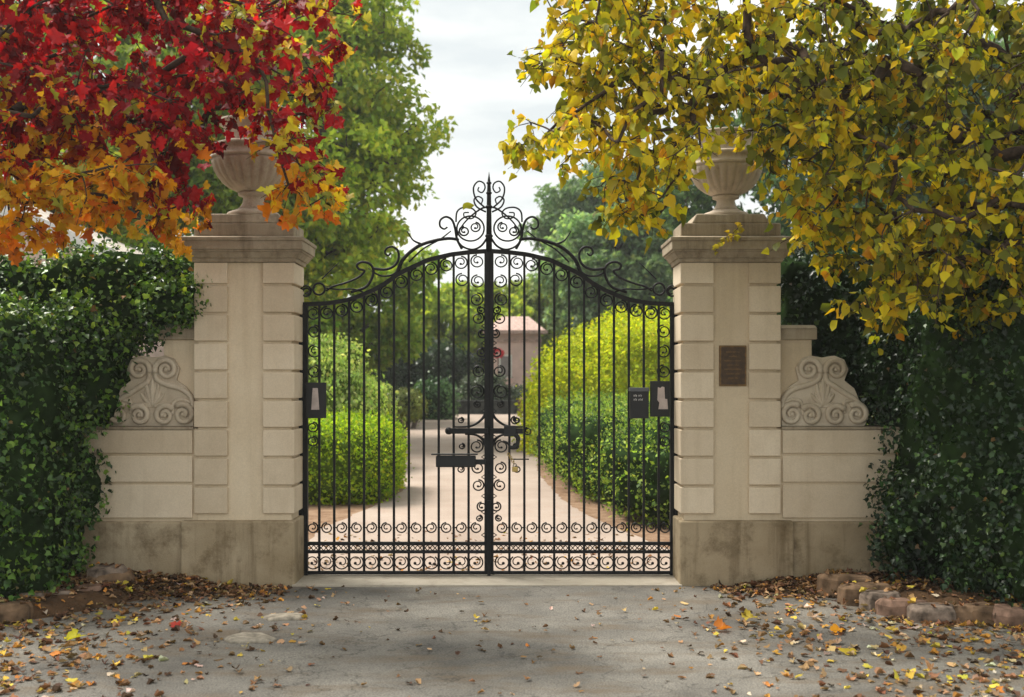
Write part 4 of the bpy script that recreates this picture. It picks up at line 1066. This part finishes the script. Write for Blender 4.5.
litter(1000, lambda n: np.clip(R.normal(3.2, 0.8, n), 1.2, 5), lambda n: R.uniform(5.6, 8.3, n), 0.062, 'leaf_drift', 'golden leaves lying thick beneath the yellow tree', (2, 2.5, 2, 2, 2, 2.2, 1.5, .6), T_CURL)
litter(1000, lambda n: -np.clip(R.normal(3.4, 0.7, n), 1.5, 5), lambda n: R.uniform(5.6, 8.6, n), 0.060, 'leaf_drift', 'orange and brown leaves lying thick beneath the red maple', (2, 3, 2, 1, 2, 1.2, 2, .4))
litter(500, lambda n: R.uniform(-2.2, 1.4, n), lambda n: R.uniform(10.1, 14, n) , 0.05, 'fallen_leaves', 'reddish fallen leaves just inside the gate', (3, 3, 2, 1, 2, .3, 1, .2)).location.z = -0.0

def one_leaf(px, py, Y, size, col, label, rz=0.5, tmpl=T_MAPLE, z=None, name='fallen_leaf'):
    x, zz = at(px, py, Y)
    if z is None: zz = 0.022
    P = np.array([[0, 0, 0]]); 
    o = leaves(name, tmpl, P, np.array([[math.cos(rz), math.sin(rz), 0.12]]), np.array([[0.1, -0.30, 1.0]]), size * (0.72 if z is None else 1), np.array([col]), M['leaf'])
    o.location = (x, Y, zz); return tag(o, label, 'leaf', 'bright fallen leaves')
def gy(py): return F * EYE / (py - 380)
one_leaf(68, 640, gy(642), 0.16, (0.72, 0.66, 0.03), 'bright lemon yellow leaf lying on the dark asphalt at bottom left', 0.4)
one_leaf(118, 622, gy(622), 0.10, (0.68, 0.56, 0.05), 'small pale yellow leaf on the asphalt below the left edging stones', 1.2)
one_leaf(94, 601, gy(605), 0.17, (0.62, 0.46, 0.03), 'ochre leaf among the leaf drift by the left edging slab', 2.4)
one_leaf(180, 628, gy(628), 0.12, (0.55, 0.05, 0.03), 'red and cream leaf lying between the yellow leaf and the flat stones', 2.9)
one_leaf(833, 633, gy(634), 0.13, (0.82, 0.36, 0.015), 'vivid orange leaf on the asphalt below the right edging stones', 0.2)
one_leaf(812, 619, gy(620), 0.15, (0.72, 0.50, 0.36), 'pale peach leaf left of the golden drift', 1.0)
one_leaf(716, 631, gy(631), 0.15, (0.60, 0.20, 0.03), 'rusty orange leaf lying in front of the right pier', 0.1)
one_leaf(745, 622, gy(622), 0.15, (0.55, 0.42, 0.05), 'mustard leaf lying in front of the right pier beside the rusty one', 0.3)
one_leaf(895, 634, gy(634), 0.12, (0.72, 0.52, 0.10), 'broad golden leaf on the asphalt below the reddish edging stones', 2.2)
one_leaf(855, 655, gy(655), 0.15, (0.66, 0.50, 0.05), 'large yellow leaf at the bottom right of the forecourt', 2.8)
o = one_leaf(463, 206, GY - 0.05, 0.115, (0.40, 0.40, 0.02), 'olive yellow leaf caught in the gate crest left of the finial', 0, T_OVATE, z=1, name='caught_leaf')
del o['group']; o.rotation_euler = (math.radians(70), 0, 0)

# ------------------------------------------------------------------ edging and loose stones
STONES = []
def stone(px, py, w, d, h, mat, label, rz=0.0, zoff=0.0, Y=None, group='edging stones of the planting beds', seed=0, name='edging_stone'):
    zb = bank((px - 512) * 8.5 / F, 8.9) * 0.0
    Y = Y or F * (EYE - zoff) / (py - 380); x = (px - 512) * Y / F
    rg = random.Random(seed + int(px)); k = 9; mb = MB()
    ring = []
    for q in range(k):
        a = 2 * PI * (q + rg.uniform(-0.28, 0.28)) / k
        e = (abs(math.cos(a)) ** 4 + abs(math.sin(a)) ** 4) ** -0.25 * (rg.uniform(0.72, 1.1) if name == 'flat_stone' else 1)
        ring.append((w / 2 * e * math.cos(a) * rg.uniform(0.86, 1.06), d / 2 * e * math.sin(a) * rg.uniform(0.86, 1.06)))
    tx, ty = rg.uniform(-0.06, 0.06), rg.uniform(-0.08, 0.03)
    vs = [(a * 1.04, b * 1.04, -0.20) for a, b in ring] + [(a, b, h * rg.uniform(0.5, 0.72)) for a, b in ring]
    vs += [(a * rg.uniform(0.80, 0.9), b * rg.uniform(0.80, 0.9), h * rg.uniform(0.9, 1.05) + tx * a + ty * b) for a, b in ring]
    vs += [(0, 0, h * rg.uniform(0.95, 1.1))]
    fs = []
    for lv in (0, 1):
        for q in range(k): fs.append((lv * k + q, lv * k + (q + 1) % k, (lv + 1) * k + (q + 1) % k, (lv + 1) * k + q))
    for q in range(k): fs.append((2 * k + q, 2 * k + (q + 1) % k, 3 * k))
    mb.add(vs, fs)
    o = mb.build(name, M[mat]); o.location = (x, Y, zoff); o.rotation_euler.z = rz
    b = o.modifiers.new('bevel', 'BEVEL'); b.width = 0.008; b.segments = 2
    STONES.append((x, Y, w, d, zoff + h)); return tag(o, label, 'stone', group)
stone(846, 583, 0.44, 0.24, 0.07, 'rock_brown', 'brown slab nearest the right wing wall, highest of the right edging stones', -0.1, 0.11)
stone(864, 593, 0.44, 0.22, 0.07, 'rock_brown', 'brown slab second from the right wing wall', -0.15, 0.09)
stone(881, 603, 0.33, 0.24, 0.09, 'rock_warm', 'pinkish grey block third from the right wing wall', -0.2, 0.05)
stone(902, 611, 0.40, 0.24, 0.09, 'rock_red', 'reddish block in the middle of the right edging', -0.25, 0.03)
stone(934, 617, 0.36, 0.24, 0.09, 'rock_warm', 'grey-pink block right of the reddish one in the right edging', -0.1, 0.03)
stone(974, 618, 0.34, 0.26, 0.10, 'rock_brown', 'ochre brown block at the right end of the edging under the hedge', 0.05, 0.03)
stone(1014, 621, 0.32, 0.26, 0.10, 'rock_red', 'reddish block last of the right edging at the picture edge', 0.1, 0.03)
stone(108, 572, 0.30, 0.2, 0.05, 'rock_warm', 'thin grey slab lying uppermost on the left edging', 0.2, 0.19)
stone(110, 584, 0.40, 0.26, 0.10, 'rock_brown', 'large brown block of the left edging by the wing wall', 0.25, 0.09)
stone(88, 594, 0.24, 0.2, 0.07, 'rock_red', 'small reddish block below the large brown one at left', 0.1, 0.06)
stone(46, 602, 0.44, 0.28, 0.09, 'rock_warm', 'broad grey slab at the left edge of the picture', 0.35, 0.045)
stone(5, 616, 0.38, 0.28, 0.09, 'rock_brown', 'brown slab last of the left edging, lowest at the picture edge', 0.5, 0.04)
stone(282, 619, 0.34, 0.24, 0.03, 'rock_pale', 'pale flat stone lying on the asphalt before the left pier, nearer the gate', 0.1, 0.0, group='flat stones on the asphalt', name='flat_stone')
stone(250, 641, 0.36, 0.26, 0.035, 'rock_pale', 'pale flat stone lying in leaves on the asphalt, farther from the gate', -0.1, 0.0, group='flat stones on the asphalt', name='flat_stone')

# leaves lodged on and between the edging stones
q = []
for (x, Y, w_, d_, zt) in STONES[:12]:
    for _ in range(7): q.append((x + R.uniform(-0.45, 0.45) * w_, Y + R.uniform(-0.35, 0.4) * d_, zt + 0.012))
    for _ in range(26): q.append((x + R.uniform(-0.65, 0.65) * w_, Y - d_ * 0.5 - abs(R.normal(0, 0.06)), max(0.012, zt - R.uniform(0.075, 0.11) - 0.02)))
q = np.array(q); n = len(q)
tag(leaves('leaf_drift', T_CURL, q, R.normal(0, 1, (n, 3)) * np.array([1, 1, 0.2]), R.normal(0, 0.3, (n, 3)) + np.array([0, 0, 1]), 0.055 * R.uniform(0.5, 1.3, n), pick(BR, (3, 3, 3, 1.5, 1.5, 1.5, 2, .2), n, 0.2), M['dry']),
    'brown and yellow leaves lodged on and against the edging stones', 'leaf litter', kind='stuff')

# ------------------------------------------------------------------ thin autumn haze
m, nt, out = new_mat('autumn_haze')
pv = nt.nodes.new('ShaderNodeVolumePrincipled'); pv.inputs['Density'].default_value = 0.0010
pv.inputs['Color'].default_value = (0.93, 0.95, 0.95, 1); pv.inputs['Anisotropy'].default_value = 0.2
nt.links.new(pv.outputs[0], out.inputs['Volume'])
hb = MB(); hb.box(-420, 420, -80, 620, -1.3, 22); tag(hb.build('haze', m), 'thin pale autumn haze filling the air over the whole garden', 'haze', kind='stuff')
